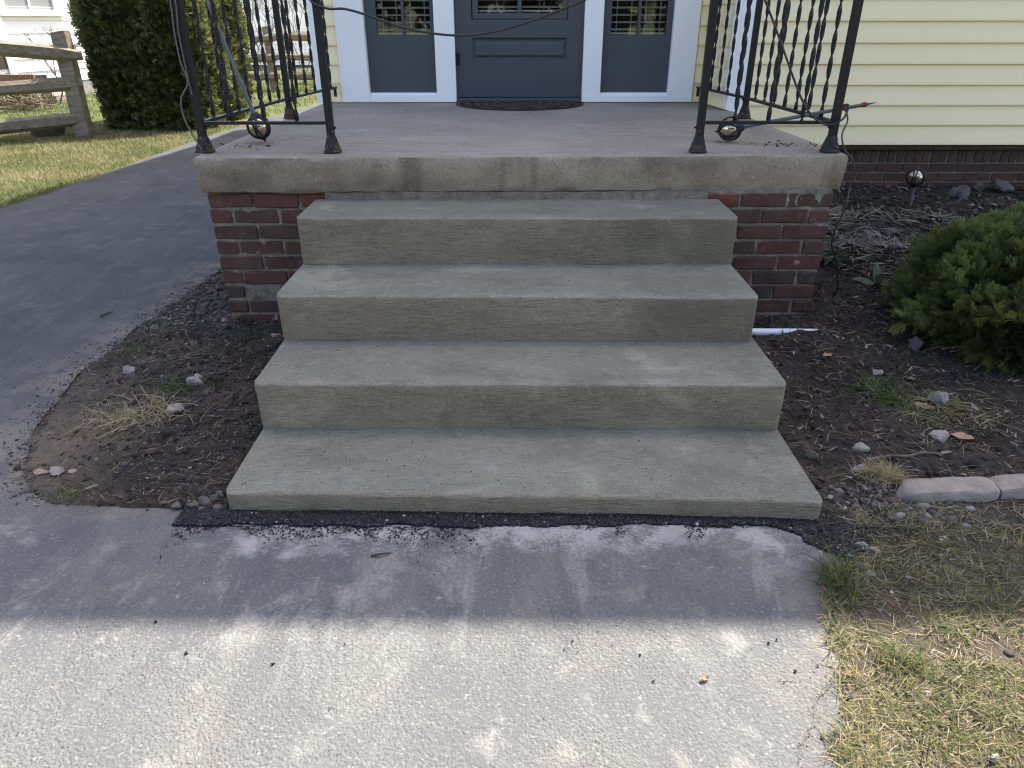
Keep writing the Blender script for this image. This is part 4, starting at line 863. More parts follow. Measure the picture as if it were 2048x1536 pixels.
clump('yellow_grass', 420, (1.50, .56), .18, .12, hR, (.04, .12), (.002, .004), (1.1, 1.55), (.62, .15), 'flattened yellow-green grass between the rocks of the right bed')
clump('grass_root_ball', 420, (1.115, .165), .06, .045, lambda x, y: hR(x, y) + .012, (.02, .075), (.001, .002), (.6, 1.5), (.8, .15), 'torn-up tuft of dead grass with soil near the bottom step')
p = sample(700, .92, 1.3, -.06, .14, hR); stones('gravel', p, RG.gamma(3, .002, len(p)) + .002, M['pebble'], np.clip(RG.beta(2, 3, len(p)), 0, 1), .6, label='gravel beside the right end of the bottom step', cat='gravel')
# withered perennials
n = 3000; p = sample(n, 1.36, 2.75, 1.75, 2.55, hR, lambda x, y: (((x - 2.02) / .62) ** 2 + ((y - 2.15) / .38) ** 2 < 1) & (x > 1.345))
cl = np.stack([RG.uniform(1.45, 2.6, 26), RG.uniform(1.85, 2.5, 26)], -1); j = ((p[:, None, :2] - cl[None]) ** 2).sum(-1).argmin(1); az = np.arctan2(p[:, 1] - cl[j, 1], p[:, 0] - cl[j, 0]) + RG.normal(0, .8, n)
dd = np.hypot(p[:, 0] - cl[j, 0], p[:, 1] - cl[j, 1]); p[:, 2] += np.clip(.06 - dd * .4, 0.006, 1)
blades('withered_perennials', p, RG.uniform(.04, .11, n), RG.uniform(.003, .009, n), RG.uniform(1.15, 1.6, n), np.clip(RG.beta(1.8, 2.4, n), 0, 1), az=az, mat=M['dead'], curl=RG.uniform(-.6, .8, n), seg=5, kind='stuff', label='mat of withered grey perennial leaves beside the brick porch', cat='dead plants')
clump('green_shoots', 130, (1.60, 1.98), .16, .12, lambda x, y: hR(x, y) + .02, (.04, .09), (.006, .012), (.4, 1.2), (.3, .2), 'green shoots emerging through the withered leaves', mat=M['leaf'], cat='plant')
def leafplant(name, c, n, L, Wd, label, hf=hR):
    c = Vector(c); p = np.stack([np.full(n, c.x) + RG.normal(0, .012, n), np.full(n, c.y) + RG.normal(0, .012, n), np.full(n, float(hf(c.x, c.y)))], -1); t = thing(name, label, 'plant', (c.x, c.y, float(hf(c.x, c.y))))
    for i in range(n):
        V, F, T = bladesV(p[i:i + 1], [L * random.uniform(.7, 1.1)], [Wd], [random.uniform(.4, 1.1)], [random.random()], az=np.array([2 * math.pi * i / n + random.uniform(-.4, .4) + 2.0]), curl=.6, seg=7)
        V = V.reshape(-1, 2, 3); prof = np.sin(np.linspace(.25, math.pi * .98, 8)); mid = V.mean(1, keepdims=True); V = mid + (V - mid) * 0 + (V[:, 1:] - V[:, :1]) * np.array([-.5, .5])[None, :, None]
        for k in range(8):
            m_ = mid[k, 0]; d = V[k, 1] - V[k, 0]; ln = np.linalg.norm(d) + 1e-9; V[k, 0] = m_ - d / ln * Wd * .5 * prof[k]; V[k, 1] = m_ + d / ln * Wd * .5 * prof[k]
        ob('leaf', npmesh('leaf', V.reshape(-1, 3), F, M['leaf'], True, T), t)
g1 = atz(1748, 585, .07); leafplant('tulip_plant', (g1.x, g1.y, 0), 6, .15, .035, 'small tulip plant with broad green leaves left of the round shrub')

# lawn beside the walk
wl = lambda x, y: (x > lerp(DR, y) - .022 + .06 * fbm(x, y, 13, 3)) & (y < 0.03 + .02 * fbm(x, 5, 9))
def lawnpts(n, x0, x1, y0, y1, thr):
    return sample(n, x0, x1, y0, y1, hR, lambda x, y: wl(x, y) & (fbm(x, y, 6, 3) + RG.normal(0, .16, len(x)) > thr) & ((y < -.42) | (RG.random(len(x)) < .42)))
p = lawnpts(19000, .58, 1.75, -1.05, .02, -.16); n = len(p); lit = sstep(-.25, -.6, p[:, 1])
blades('lawn_grass', p, RG.uniform(.018, .052, n), RG.uniform(.0011, .0024, n), RG.uniform(.5, 1.5, n), np.clip(RG.normal(.56 , .20, n), 0, 1), az=RG.normal(-.9, 1.5, n), mat=M['grass'], curl=.6, kind='stuff', label='thin patchy grass beside the walk', cat='grass')
p = lawnpts(9000, .58, 1.75, -1.05, .03, -.3); n = len(p)
blades('thatch', p + np.array([0, 0, .002]), RG.uniform(.015, .06, n), RG.uniform(.0009, .0022, n), RG.uniform(1.3, 1.62, n), np.clip(RG.beta(2.5, 2.2, n), 0, 1), mat=M['straw'], curl=.2, kind='stuff', label='dead thatch lying between the grass beside the walk', cat='thatch')
clump('bluish_grass', 330, (.80, -.29), .045, .065, hR, (.04, .105), (.0013, .0028), (.1, 1.2), (.30, .22), 'taller blue-green grass tuft at the corner of the walk')
clump('sunlit_grass', 260, (.84, -.53), .05, .05, hR, (.03, .07), (.0013, .0026), (.3, 1.2), (.5, .15), 'pale green grass tuft in the sun just past the shadow line')
yy_ = RG.uniform(-1.0, -.2, 1500); p = np.stack([lerp(DR, yy_) + np.abs(RG.normal(0, .05, 1500)) - .012, yy_, np.zeros(1500)], -1); p[:, 2] = np.maximum(hR(p[:, 0], p[:, 1]), .001); n = 1500
blades('edge_grass', p, RG.uniform(.015, .05, n), RG.uniform(.001, .0024, n), RG.uniform(.6, 1.6, n), np.clip(RG.normal(.72, .2, n), 0, 1), mat=M['grass'], curl=.5, kind='stuff', label='dry grass hanging over the right edge of the walk', cat='grass')
p = sample(600, .62, 1.4, -1.0, .02, hR, wl); stones('lawn_pebbles', p, RG.gamma(2, .0016, len(p)) + .001, M['pebble'], np.clip(RG.beta(2, 2.5, len(p)), 0, 1), .6, label='small pebbles in the thin grass beside the walk', cat='pebbles')

# verge and far lawn
vf = lambda x, y: 0.012 + 0.02 * fbm(x, y, 1.2)
p = sample(52000, -7.2, -3.35, 3.2, 8.6, vf, lambda x, y: (x < lerp(DG, y) + .01 + .03 * fbm(3.3, y, 3)) & (x > -4.6 - .50 * (y - 3))); n = len(p)
blades('verge_grass', p, RG.uniform(.025, .06, n), RG.uniform(.003, .006, n), RG.uniform(.2, 1.1, n), np.clip(RG.normal(.60, .17, n) + .35 * fbm(p[:, 0], p[:, 1], 2), 0, 1), mat=M['grass'], curl=.6, seg=2, kind='stuff', label='short yellow-green grass between the driveway and the fence', cat='grass')
p = sample(16000, -9.5, -3.2, 9.2, 17, vf, lambda x, y: x < lerp(DG, y)); n = len(p)
blades('back_grass', p, RG.uniform(.03, .07, n), RG.uniform(.006, .012, n), RG.uniform(.2, 1.0, n), np.clip(RG.normal(.30, .12, n), 0, 1), mat=M['grass'], curl=.6, seg=2, kind='stuff', label='bright green back lawn beyond the hedge', cat='grass')

# ------------------------------------------------------------------ rocks, sticks, edging
def rock(name, u, v, wpx, asp, mat, label, cat='rock', flat=.6, hf=None, z=None, group=None, seed=None):
    side = hf or (hL if u < 900 else hR)
    q = atz(u, v, .03)
    for _ in range(4): q = atz(u, v, float(side(q.x, q.y)) + .008)
    D = (q - CAM).dot(FWD); w = wpx * D / FPX / 2
    bm = bmesh.new(); bmesh.ops.create_icosphere(bm, subdivisions=4, radius=1.0); off = Vector((random.random() * 50, random.random() * 50, 0))
    for vv in bm.verts:
        d = 1 + .55 * mnoise.noise(vv.co * 0.9 + off) + .22 * mnoise.noise(vv.co * 2.6 + off) + .09 * mnoise.noise(vv.co * 7 + off); co = vv.co * d
        for k in range(3):    # a few cleavage planes
            nn = Vector((math.sin(k * 2.1 + off.x), math.cos(k * 2.1 + off.x), .5 - .4 * k)).normalized(); e = co.dot(nn) - .72
            if e > 0: co -= nn * e * .8
        vv.co = Vector((co.x * w, co.y * w * asp, co.z * w * flat))
    me = bpy.data.meshes.new(name); bm.to_mesh(me); bm.free(); me.materials.append(mat)
    me.polygons.foreach_set('use_smooth', [True] * len(me.polygons)); me.set_sharp_from_angle(angle=math.radians(32))
    o = bpy.data.objects.new(name, me); o.location = (q.x, q.y, float(side(q.x, q.y)) + w * flat * .35); o.rotation_euler = (random.uniform(-.2, .2), random.uniform(-.2, .2), random.uniform(-.5, .5))
    return link(o, label=label, cat=cat, group=group)
R_ = M['rock']
rock('rock', 387, 762, 40, .5, R_, 'long grey rock just behind the green tuft in the left dirt')
rock('rock', 396, 752, 20, .8, R_, 'small rounded pale stone touching the long grey rock')
rock('rock', 350, 817, 27, 1.3, R_, 'pale upright stone lying on the matted straw tuft')
rock('rock', 258, 740, 30, .6, R_, 'flat grey stone nearest the driveway in the upper left dirt')
rock('stone_flake', 112, 942, 38, .7, R_, 'largest pale flake at the driveway tip of the dirt patch', 'stone', .25)
rock('stone_flake', 78, 938, 30, .6, M['prock'], 'pinkish thin flake at the outer tip of the dirt patch', 'stone', .22)
rock('stone_flake', 145, 940, 22, .8, M['prock'], 'small tilted flake right of the largest pale flake', 'stone', .4)
rock('brick_fragment', 552, 671, 20, .6, M['prock'], 'pinkish fragment wedged between brick base and steps', 'brick')
for i, (u, v, w) in enumerate([(385, 1006, 26), (412, 1002, 32), (436, 1012, 24), (402, 1018, 22), (428, 992, 20), (352, 1008, 22), (440, 985, 18), (370, 1020, 18), (418, 1020, 16)]):
    rock('asphalt_chunk', u, v, w, .8, M['drock'], ['dark asphalt chunk in the middle of the rubble by the bottom step', 'largest dark asphalt chunk of the rubble by the bottom step', 'dark asphalt chunk touching the front left corner of the bottom step', 'dark asphalt chunk at the front of the rubble by the black crumbs', 'dark asphalt chunk at the back of the rubble beside the bottom step', 'dark asphalt chunk farthest left in the rubble by the bottom step', 'small dark asphalt chunk leaning on the side of the bottom step', 'small dark asphalt chunk on the walk edge left of the black crumbs', 'smallest dark asphalt chunk of the rubble by the bottom step'][i], 'rubble', .5, group='broken asphalt chunks')
rock('rock', 1877, 798, 40, .8, R_, 'pale grey rock between brown leaves below the round shrub', flat=.8)
rock('rock', 1877, 872, 38, .8, R_, 'smooth pointed grey stone beside the pink leaf in the right bed')
rock('rock', 1722, 893, 34, .6, R_, 'flat pale stone above the lying twig in the right bed', flat=.35)
rock('rock', 1722, 936, 40, .6, R_, 'flat pale stone below the lying twig in the right bed', flat=.35)
rock('rock', 1832, 690, 28, 1.0, M['drock'], 'dark upright stone under the left side of the round shrub', flat=1.1)
rock('rock', 1754, 744, 24, .6, R_, 'small white stone behind the broad-bladed tuft', flat=.5)
rock('rock', 1622, 908, 22, 1.0, M['drock'], 'dark stone against the second step in the right bed', flat=.9)
rock('rock', 1725, 1088, 26, .5, R_, 'grey pebble at the tip of the black asphalt patch', flat=.6)
rock('rock', 1748, 1098, 26, .6, M['prock'], 'reddish stone at the tip of the black asphalt patch', flat=.6)
rock('rock', 1722, 1133, 24, .8, M['drock'], 'dark pebble under the black asphalt tip', flat=.7)
rock('rock', 1742, 1145, 22, .6, R_, 'pale pebble right of the blue-green tuft', flat=.5)
rock('rock', 1854, 1384, 20, .7, R_, 'white pebble in the sunlit thin grass')
rock('rock', 1990, 1512, 26, .6, R_, 'white pebble near the lower right corner')
rock('stone_flake', 1945, 988, 34, .5, R_, 'white flake lying behind the concrete edging', 'stone', .3)
rock('stone_flake', 1968, 973, 20, .9, R_, 'small upright white flake behind the concrete edging', 'stone', .8)
rock('rock', 1732, 1000, 24, .8, M['drock'], 'dark clod below the torn-up grass tuft', flat=.6)
def wallrock(u, v, wpx, asp, mat, label, y, flat):
    q = aty(u, v, y); z = float(hR(q.x, y)); o = rock('rock', u, v, wpx, asp, mat, label, flat=flat); o.location = (q.x, y, z + .02); return o
wallrock(1915, 396, 38, .9, M['drock'], 'angular blue-grey rock in the mulch behind the round shrub', 2.72, .9)
wallrock(1998, 386, 50, .8, M['drock'], 'rounded dark rock against the brown brick foundation', 2.88, .5)
wallrock(1955, 378, 22, .9, M['drock'], 'small dark rock between the two larger foundation rocks', 2.90, .8)
def stick(name, pts, r, mat, label, cat='twig'):
    b = MB(); P = spline(pts, 6); b.tube(P, [r * (1 - .5 * i / len(P)) for i in range(len(P))], 7); return b.build(name, mat, None, smooth=True, label=label, cat=cat)
def gp_(u, v, dz=.006):
    f = hL if u < 900 else hR; q = atz(u, v, .03)
    for _ in range(4): q = atz(u, v, float(f(q.x, q.y)) + dz)
    return q
stick('twig', [gp_(u, v, .010) for u, v in [(1732, 920), (1780, 912), (1815, 912), (1850, 905), (1885, 909)]], .0055, M['bark'], 'knobbly grey twig lying across the right bed')
stick('twig', [gp_(u, v, .008) for u, v in [(1715, 1050), (1760, 1055), (1800, 1056), (1850, 1060)]], .0026, M['straw'], 'thin pale stem lying below the concrete edging')
stick('twig', [gp_(u, v, .008) for u, v in [(120, 955), (145, 962), (168, 972)]], .0028, M['straw'], 'thin straw-coloured stem beside the largest pale flake')
stick('twig', [gp_(u, v, .008) for u, v in [(172, 978), (185, 973), (196, 970)]], .0034, M['prock'], 'short tan stick at the front rim of the left dirt')
q0 = atz(230, 622); stick('twig', [atz(200, 631, .006), atz(212, 628, .012), atz(225, 622, .010)], .006, M['bark'], 'dark dead leaf curl lying on the driveway')
stick('twig', [atz(742, 1112, .004), atz(760, 1108, .008), atz(782, 1106, .004)], .0035, M['straw'], 'dry grass wisp lying on the shaded walk')
stick('twig', [atz(1642, 1472, .004), atz(1652, 1480, .006), atz(1662, 1490, .004)], .0032, M['bark'], 'short dark stick near the crack in the sunlit walk')
def flatleaf(u, v, wpx, label, rz, z=None, t=.6):
    q = gp_(u, v) if z is None else atz(u, v, z); D = (q - CAM).dot(FWD); L = wpx * D / FPX; n = 7; V = []
    for i in range(n):
        s_ = i / (n - 1); w = L * .28 * math.sin(math.pi * (s_ * .94 + .03)); V += [(L * (s_ - .5), -w, .004 + .006 * random.random()), (L * (s_ - .5), 0, .001), (L * (s_ - .5), w, .004 + .008 * random.random())]
    F = [(i * 3 + j, (i + 1) * 3 + j, (i + 1) * 3 + j + 1, i * 3 + j + 1) for i in range(n - 1) for j in (0, 1)]
    me = npmesh('fallen_leaf', V, F, M['brownleaf'], True, np.full(len(V), t)); o = bpy.data.objects.new('fallen_leaf', me); o.location = q; o.rotation_euler = (0, 0, rz); return link(o, label=label, cat='leaf')
flatleaf(1408, 1360, 20, 'small tan leaf lying on the sunlit walk', .3, .002, .9)
flatleaf(1925, 876, 44, 'pink-brown folded leaf beside the pointed grey stone', -.5, None, .9)
flatleaf(1848, 815, 40, 'pale brown leaf tip left of the grey rock', -.7, None, .75)
flatleaf(1800, 800, 22, 'small brown leaf at the edge of the green tuft', 1.0, None, .4)
flatleaf(1655, 712, 26, 'curled tan leaf below the white drain pipe', .5, None, .8)
flatleaf(1822, 760, 20, 'tiny reddish leaf under the shrub edge', .1, None, .5)
for i, (x0, x1, lab) in enumerate([(1.115, 1.405, 'pinkish concrete edging block with a chipped slanted end'), (1.412, 1.70, 'pinkish concrete edging block cut off by the photo edge')]):
    bm = bmesh.new(); nx = 16; rows = []
    prof = [(-.040, -.03), (-.040, .036), (-.034, .045), (.0, .048), (.034, .046), (.042, .036), (.043, -.03)]
    for k in range(nx + 1):
        t = k / nx; x = x0 + (x1 - x0) * t; yc = .075 + .10 * (x - 1.11) ** 1.3 if x > 1.11 else .075; row = []
        e = 0.22 + .78 * min(1, t / .12) if i == 0 else min(1, .85 + t / .2)
        if t > .97: e *= .94
        for (py, pz) in prof: row.append(bm.verts.new((x, yc + py * (e if i == 0 else 1) + .004 * float(fbm(x * 20, pz * 30)), pz * e + .003 * float(fbm(x * 25, py * 40)))))
        rows.append(row)
    for k in range(nx):
        for j in range(len(prof) - 1): bm.faces.new((rows[k][j], rows[k][j + 1], rows[k + 1][j + 1], rows[k + 1][j]))
    bm.faces.new(rows[0]); bm.faces.new(rows[-1][::-1]); bmesh.ops.recalc_face_normals(bm, faces=bm.faces[:])
    me = bpy.data.meshes.new('edging_block'); bm.to_mesh(me); bm.free(); me.materials.append(M['edge']); me.polygons.foreach_set('use_smooth', [True] * len(me.polygons)); me.set_sharp_from_angle(angle=math.radians(50))
    o = ob('edging_block', me, label=lab, cat='edging', group='curved edging blocks')
# crack in the walk: a narrow raised lip of broken surface and the gap's dark fill
ck = MB(); P = [atz(u, v, .0015) for u, v in [(1668, 1360), (1650, 1385), (1632, 1400), (1628, 1440), (1612, 1475), (1602, 1500), (1596, 1540), (1588, 1580)]]; P = spline(P, 6); VV = []
for i, q in enumerate(P):
    w = .0014 + .004 * max(0, float(fbm(i * .7, 2, 1))); VV += [(q.x - w, q.y, .0018), (q.x + w, q.y, .0018)]
ck.add(VV, [(2 * i, 2 * i + 1, 2 * i + 3, 2 * i + 2) for i in range(len(P) - 1)]); ck.build('walk_crack', M['chip'] if False else M['drock'], kind='structure', label='thin crack running along the right rim of the walk')
cp = np.concatenate([np.array([[q.x + RG.normal(0, .006), q.y + RG.normal(0, .004), .002] for _ in range(3)]) for q in P]); stones('crack_crumbs', cp, RG.uniform(.0008, .0020, len(cp)), M['pebble'], RG.beta(4, 2, len(cp)), .7, label='crumbs and straw bits along the walk crack', cat='grit')

# ------------------------------------------------------------------ evergreens
def spray_proto(nb, L, seed, wid):
    """flat fan spray: central stem and alternate side branchlets, each a bent pair of quads"""
    rs = np.random.default_rng(seed); V = []; F = []
    def strip(p, d, s, l, w):
        b = len(V); up = np.array([0, 0, .12 * l]); 
        for t, ww in ((0, .5), (.5, 1.0), (1.0, .25)): c = p + d * l * t - up * t * t; V.append(c - s * w * ww); V.append(c + s * w * ww)
        F.extend([[b, b + 1, b + 3, b + 2], [b + 2, b + 3, b + 5, b + 4]])
    strip(np.zeros(3), np.array([1., 0, 0]), np.array([0, 1., 0]), L, wid * .8)
    for i in range(nb):
        t = .15 + .8 * i / nb; sg = 1 if i % 2 else -1; a = sg * rs.uniform(.5, .95); l = L * (.55 - .38 * t) * rs.uniform(.8, 1.25); d = np.array([math.cos(a), math.sin(a), rs.uniform(-.25, .25)]); s = np.array([-math.sin(a), math.cos(a), 0])
        p = np.array([L * t, 0, -.1 * L * t * t]); strip(p, d, s, l, wid)
        for k in range(2):
            a2 = a + (1 if k else -1) * rs.uniform(.4, .8); strip(p + d * l * rs.uniform(.35, .7), np.array([math.cos(a2), math.sin(a2), rs.uniform(-.3, .3)]), np.array([-math.sin(a2), math.cos(a2), 0]), l * .5, wid * .8)
    return np.array(V), np.array(F)
def evergreen(name, pts, nrm, size, tint, protos, mat, parent):
    Vs, Fs, Ts = [], [], []; b = 0; n = len(pts); which = RG.integers(0, len(protos), n)
    for pi, (V, F) in enumerate(protos):
        idx = np.where(which == pi)[0]; m = len(idx)
        if not m: continue
        X = nrm[idx] + RG.normal(0, .42, (m, 3)); X[:, 2] += .35; X /= np.linalg.norm(X, axis=1)[:, None]
        A = RG.normal(size=(m, 3)); Y = A - (A * X).sum(1)[:, None] * X; Y /= np.linalg.norm(Y, axis=1)[:, None]; Zv = np.cross(X, Y)
        Rm = np.stack([X, Y, Zv], -1)
        P = np.einsum('nij,kj->nki', Rm, V) * size[idx][:, None, None] + pts[idx][:, None]
        Vs.append(P.reshape(-1, 3)); Fs.append((F[None] + (np.arange(m) * len(V))[:, None, None]).reshape(-1, 4) + b); b += m * len(V)
        tipT = np.clip(tint[idx][:, None] + (V[:, 0] / V[:, 0].max() - .5)[None] * .22, 0, 1); Ts.append(tipT.ravel())
    return ob(name, npmesh(name, np.concatenate(Vs), np.concatenate(Fs), mat, False, np.concatenate(Ts)), parent, kind='stuff')
# round shrub in the bed
SC = np.array([2.18, 1.17, 0.190]); SRAD = np.array([.53, .51, .325])
sh = thing('round_shrub', 'dense green globe arborvitae shrub at the right edge of the bed', 'shrub', (2.05, 1.20, .03))
n = 8000; d = RG.normal(size=(n, 3)); d /= np.linalg.norm(d, axis=1)[:, None]; d[:, 2] = np.where(d[:, 2] < -.62, -d[:, 2], d[:, 2])
lump = fbm(np.arctan2(d[:, 1], d[:, 0]) * 2.4 + 5, d[:, 2] * 3.4, 1.0, 3); rr = (.90 + .40 * lump) * RG.uniform(.82, 1.0, n)
pt = SC + d * SRAD * rr[:, None]; keep = pt[:, 2] > .03; pt, d2, lump = pt[keep], d[keep], lump[keep]; nn = d2 / SRAD; nn /= np.linalg.norm(nn, axis=1)[:, None]
protos = [spray_proto(12, .068, i, .0024) for i in range(4)]
evergreen('foliage', pt, nn, RG.uniform(.7, 1.25, len(pt)), np.clip(.45 + .75 * lump + RG.normal(0, .16, len(pt)), 0, 1), protos, M['arb'], sh)
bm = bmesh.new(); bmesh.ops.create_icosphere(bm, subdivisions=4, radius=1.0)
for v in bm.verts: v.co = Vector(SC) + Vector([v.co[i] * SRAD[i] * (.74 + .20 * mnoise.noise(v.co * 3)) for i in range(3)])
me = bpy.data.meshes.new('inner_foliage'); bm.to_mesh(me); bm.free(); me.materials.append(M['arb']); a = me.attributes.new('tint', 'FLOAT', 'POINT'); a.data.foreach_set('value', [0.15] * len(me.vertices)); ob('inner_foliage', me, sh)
br = MB()
for k in range(16):
    a = RG.uniform(2.4, 5.6); e = Vector((SC[0] + .56 * math.cos(a), SC[1] + .5 * math.sin(a), RG.uniform(.05, .2))); br.tube(spline([(SC[0], SC[1], .05), (SC[0] + .3 * math.cos(a), SC[1] + .28 * math.sin(a), .08), e], 4), .004, 5)
br.build('stems', M['bark'], sh)
# tall hedge
hd = thing('arborvitae_hedge', 'tall dense dark green arborvitae hedge at the bend of the driveway', 'hedge', (-4.65, 8.8, 0))
HX0, HX1, HY0, HY1, HH = -5.36, -3.92, 7.78, 10.1, 2.15
def hull(n):
    u = RG.random(n); X = np.empty((n, 3)); N = np.zeros((n, 3)); zz = RG.random(n) ** .9 * HH
    ar = np.array([(HX1 - HX0), (HY1 - HY0), (HY1 - HY0), .5 * (HX1 - HX0), 1.2]); c = np.cumsum(ar / ar.sum()); k = np.searchsorted(c, u)
    a = RG.random(n); X[:, 2] = zz
    X[:, 0] = np.where(k == 1, HX1, np.where(k == 2, HX0, HX0 + (HX1 - HX0) * a)); X[:, 1] = np.where(k == 0, HY0, np.where(k == 3, HY1, HY0 + (HY1 - HY0) * a))
    N[k == 0, 1] = -1; N[k == 1, 0] = 1; N[k == 2, 0] = -1; N[k == 3, 1] = 1; t = k == 4; X[t, 0] = HX0 + (HX1 - HX0) * RG.random(t.sum()); X[t, 1] = HY0 + (HY1 - HY0) * RG.random(t.sum()); X[t, 2] = HH; N[t, 2] = 1
    cx, cy = (HX0 + HX1) / 2, (HY0 + HY1) / 2; q = X[:, 2] / HH; sc = (1 - .25 * q ** 3) * (1 - .10 * (1 - q) ** 4)
    # round the corners, swell per stem
    dx, dy = (X[:, 0] - cx) / (HX1 - HX0) * 2, (X[:, 1] - cy) / (HY1 - HY0) * 2; rr = (np.abs(dx) ** 5 + np.abs(dy) ** 5) ** .2; rr = np.maximum(rr, .2); f = np.where(t, 1.0, 1 / np.maximum(rr, 1)); 
    lump = fbm(np.arctan2(dy, dx) * 3.2, X[:, 2] * 1.5, 1.0, 4)
    X[:, 0] = cx + (X[:, 0] - cx) * sc * f; X[:, 1] = cy + (X[:, 1] - cy) * sc * f; X += N * (.14 * lump + RG.uniform(-.16, .02, n))[:, None]; X[:, 2] = np.maximum(X[:, 2], .03); N[:, 2] += .2
    return X, N, lump
X, N, lump = hull(30000)
hp = [spray_proto(4, .085, 50 + i, .0075) for i in range(3)]
evergreen('foliage', X, N, RG.uniform(.7, 1.3, len(X)), np.clip(.45 + .45 * lump + RG.normal(0, .16, len(X)), 0, 1), hp, M['hedgearb'], hd)
core = MB(); core.box(HX0 + .22, HX1 - .22, HY0 + .22, HY1 - .22, .12, HH - .35); me = core.me('inner_foliage', M['hedgearb'], bevel=.12, seg=2); a = me.attributes.new('tint', 'FLOAT', 'POINT'); a.data.foreach_set('value', [.25] * len(me.vertices)); ob('inner_foliage', me, hd)
tr = MB()
for x_, y_ in ((-5.0, 8.2), (-4.4, 8.2), (-4.3, 9.0), (-4.9, 9.0), (-4.5, 9.7)): tr.tube([(x_, y_, -.05), (x_ + .02, y_, .6), (x_, y_ + .03, 1.6)], [.05, .04, .02], 8)
tr.build('stems', M['bark'], hd)
p = sample(420, -5.3, -3.9, 7.3, 8.0, vf, None, .004); blades('fallen_needles', p, RG.uniform(.02, .06, 420), RG.uniform(.012, .03, 420), RG.uniform(1.2, 1.6, 420), RG.beta(2, 2, 420), mat=M['dead'], seg=2, kind='stuff', label='dry leaves and needles under the tall hedge', cat='leaf litter')

# ------------------------------------------------------------------ split rail fences
def rail_mesh(a, b, r, seed):
    rs = random.Random(seed); a = Vector(a); b = Vector(b); m = 10; V = []; t = (b - a).normalized(); s_ = t.cross(Vector((0, 0, 1))).normalized(); n = 6
    for i in range(m + 1):
        q = i / m; tap = .62 + .38 * min(1, min(q, 1 - q) / .10); c = a.lerp(b, q) + Vector((0, 0, .012 * math.sin(3 * q + seed)))
        for k in range(n):
            an = 2 * math.pi * k / n + .5; rr = r * tap * (1 + .12 * math.sin(seed * 3 + k * 2.2 + q * 2)); V.append(c + s_ * (rr * .75 * math.cos(an)) + Vector((0, 0, rr * 1.15 * math.sin(an))))
    F = [(i * n + k, (i + 1) * n + k, (i + 1) * n + (k + 1) % n, i * n + (k + 1) % n) for i in range(m) for k in range(n)] + [tuple(range(n)), tuple(m * n + k for k in range(n - 1, -1, -1))]
    return mesh('rail', V, F, M['rail'])
def post_mesh(x, y, h, w=.075, lean=0.0):
    b = MB(); V = []
    for i in range(7):
        z = -.1 + (h + .1) * i / 6
        for sx, sy in ((-1, -1), (1, -1), (1, 1), (-1, 1)): V.append((x + sx * w * (1 + .05 * math.sin(i * 1.7 + sx)) + lean * z, y + sy * w * .8, z + (0.012 * sx if i == 6 else 0)))
    b.add(V, [(i * 4 + k, i * 4 + (k + 1) % 4, (i + 1) * 4 + (k + 1) % 4, (i + 1) * 4 + k) for i in range(6) for k in range(4)] + [(24, 25, 26, 27)]); return b.me('fence_post', M['rail'], bevel=.008)
fe = thing('rail_fence', 'weathered split rail fence with wire mesh left of the hedge', 'fence', (-5.28, 7.45, 0))
fp = atz(188, 273, .02)
ob('fence_post', post_mesh(fp.x - .10, fp.y, 1.17, .085, .015), fe); PX, PY = fp.x - .10, fp.y
for (uv0, uv1, r, sd) in (((0, 98), (165, 113), .075, 1), ((0, 178), (165, 168), .062, 2), ((0, 252), (175, 236), .075, 3)):
    b1 = aty(uv1[0], uv1[1], PY); a1 = aty(uv0[0], uv0[1], PY - .35); d_ = (a1 - b1); a2 = b1 + d_ * 2.6; ob('rail', rail_mesh(b1, a2, r, sd), fe)
dv = (a1 - b1); 
ob('fence_post', post_mesh(PX + dv.x * 2.6, PY + dv.y * 2.6, 1.15, .085), fe)
wm = MB(); 
for i in range(60):
    t = i * .02; q = Vector((PX - .06, PY + .09, 0)) + Vector((dv.x, dv.y, 0)) * t * 1.3
    wm.box(q.x - .0013, q.x + .0013, q.y, q.y + .002, 0.05, 1.05)
for k in range(20):
    z = .05 + k * .0525; a_ = Vector((PX - .06, PY + .09, z)); e_ = a_ + Vector((dv.x, dv.y, 0)) * 1.6; wm.tube([a_, e_], .0013, 4, False)
wm.build('wire_mesh', M['wire'], fe)
f2 = thing('rail_fence', 'sunlit split rail fence at the far end of the back lawn', 'fence', (-4.4, 14.2, 0))
yF = 14.2
for u in (470, 548, 577, 700):
    q = aty(u, 180, yF); ob('fence_post', post_mesh(q.x, yF + (0.05 if u == 548 else 0), aty(u, 58, yF).z + .05, .065 if u != 577 else .045), f2)
for v_, sd in ((78, 5), (118, 6), (154, 7)): ob('rail', rail_mesh(aty(455, v_ + 4, yF - .06), aty(560, v_ - 3, yF - .06), .062, sd), f2); ob('rail', rail_mesh(aty(566, v_ - 4, yF - .06), aty(760, v_ - 2, yF - .06), .062, sd + 3), f2)
wm = MB()
for i in range(70): x_ = -6 + i * .06; wm.box(x_ - .002, x_ + .002, yF + .08, yF + .083, .05, 1.15)
for k in range(14): wm.box(-6, -1.9, yF + .08, yF + .083, .05 + k * .08, .054 + k * .08)
wm.build('wire_mesh', M['wire'], f2)
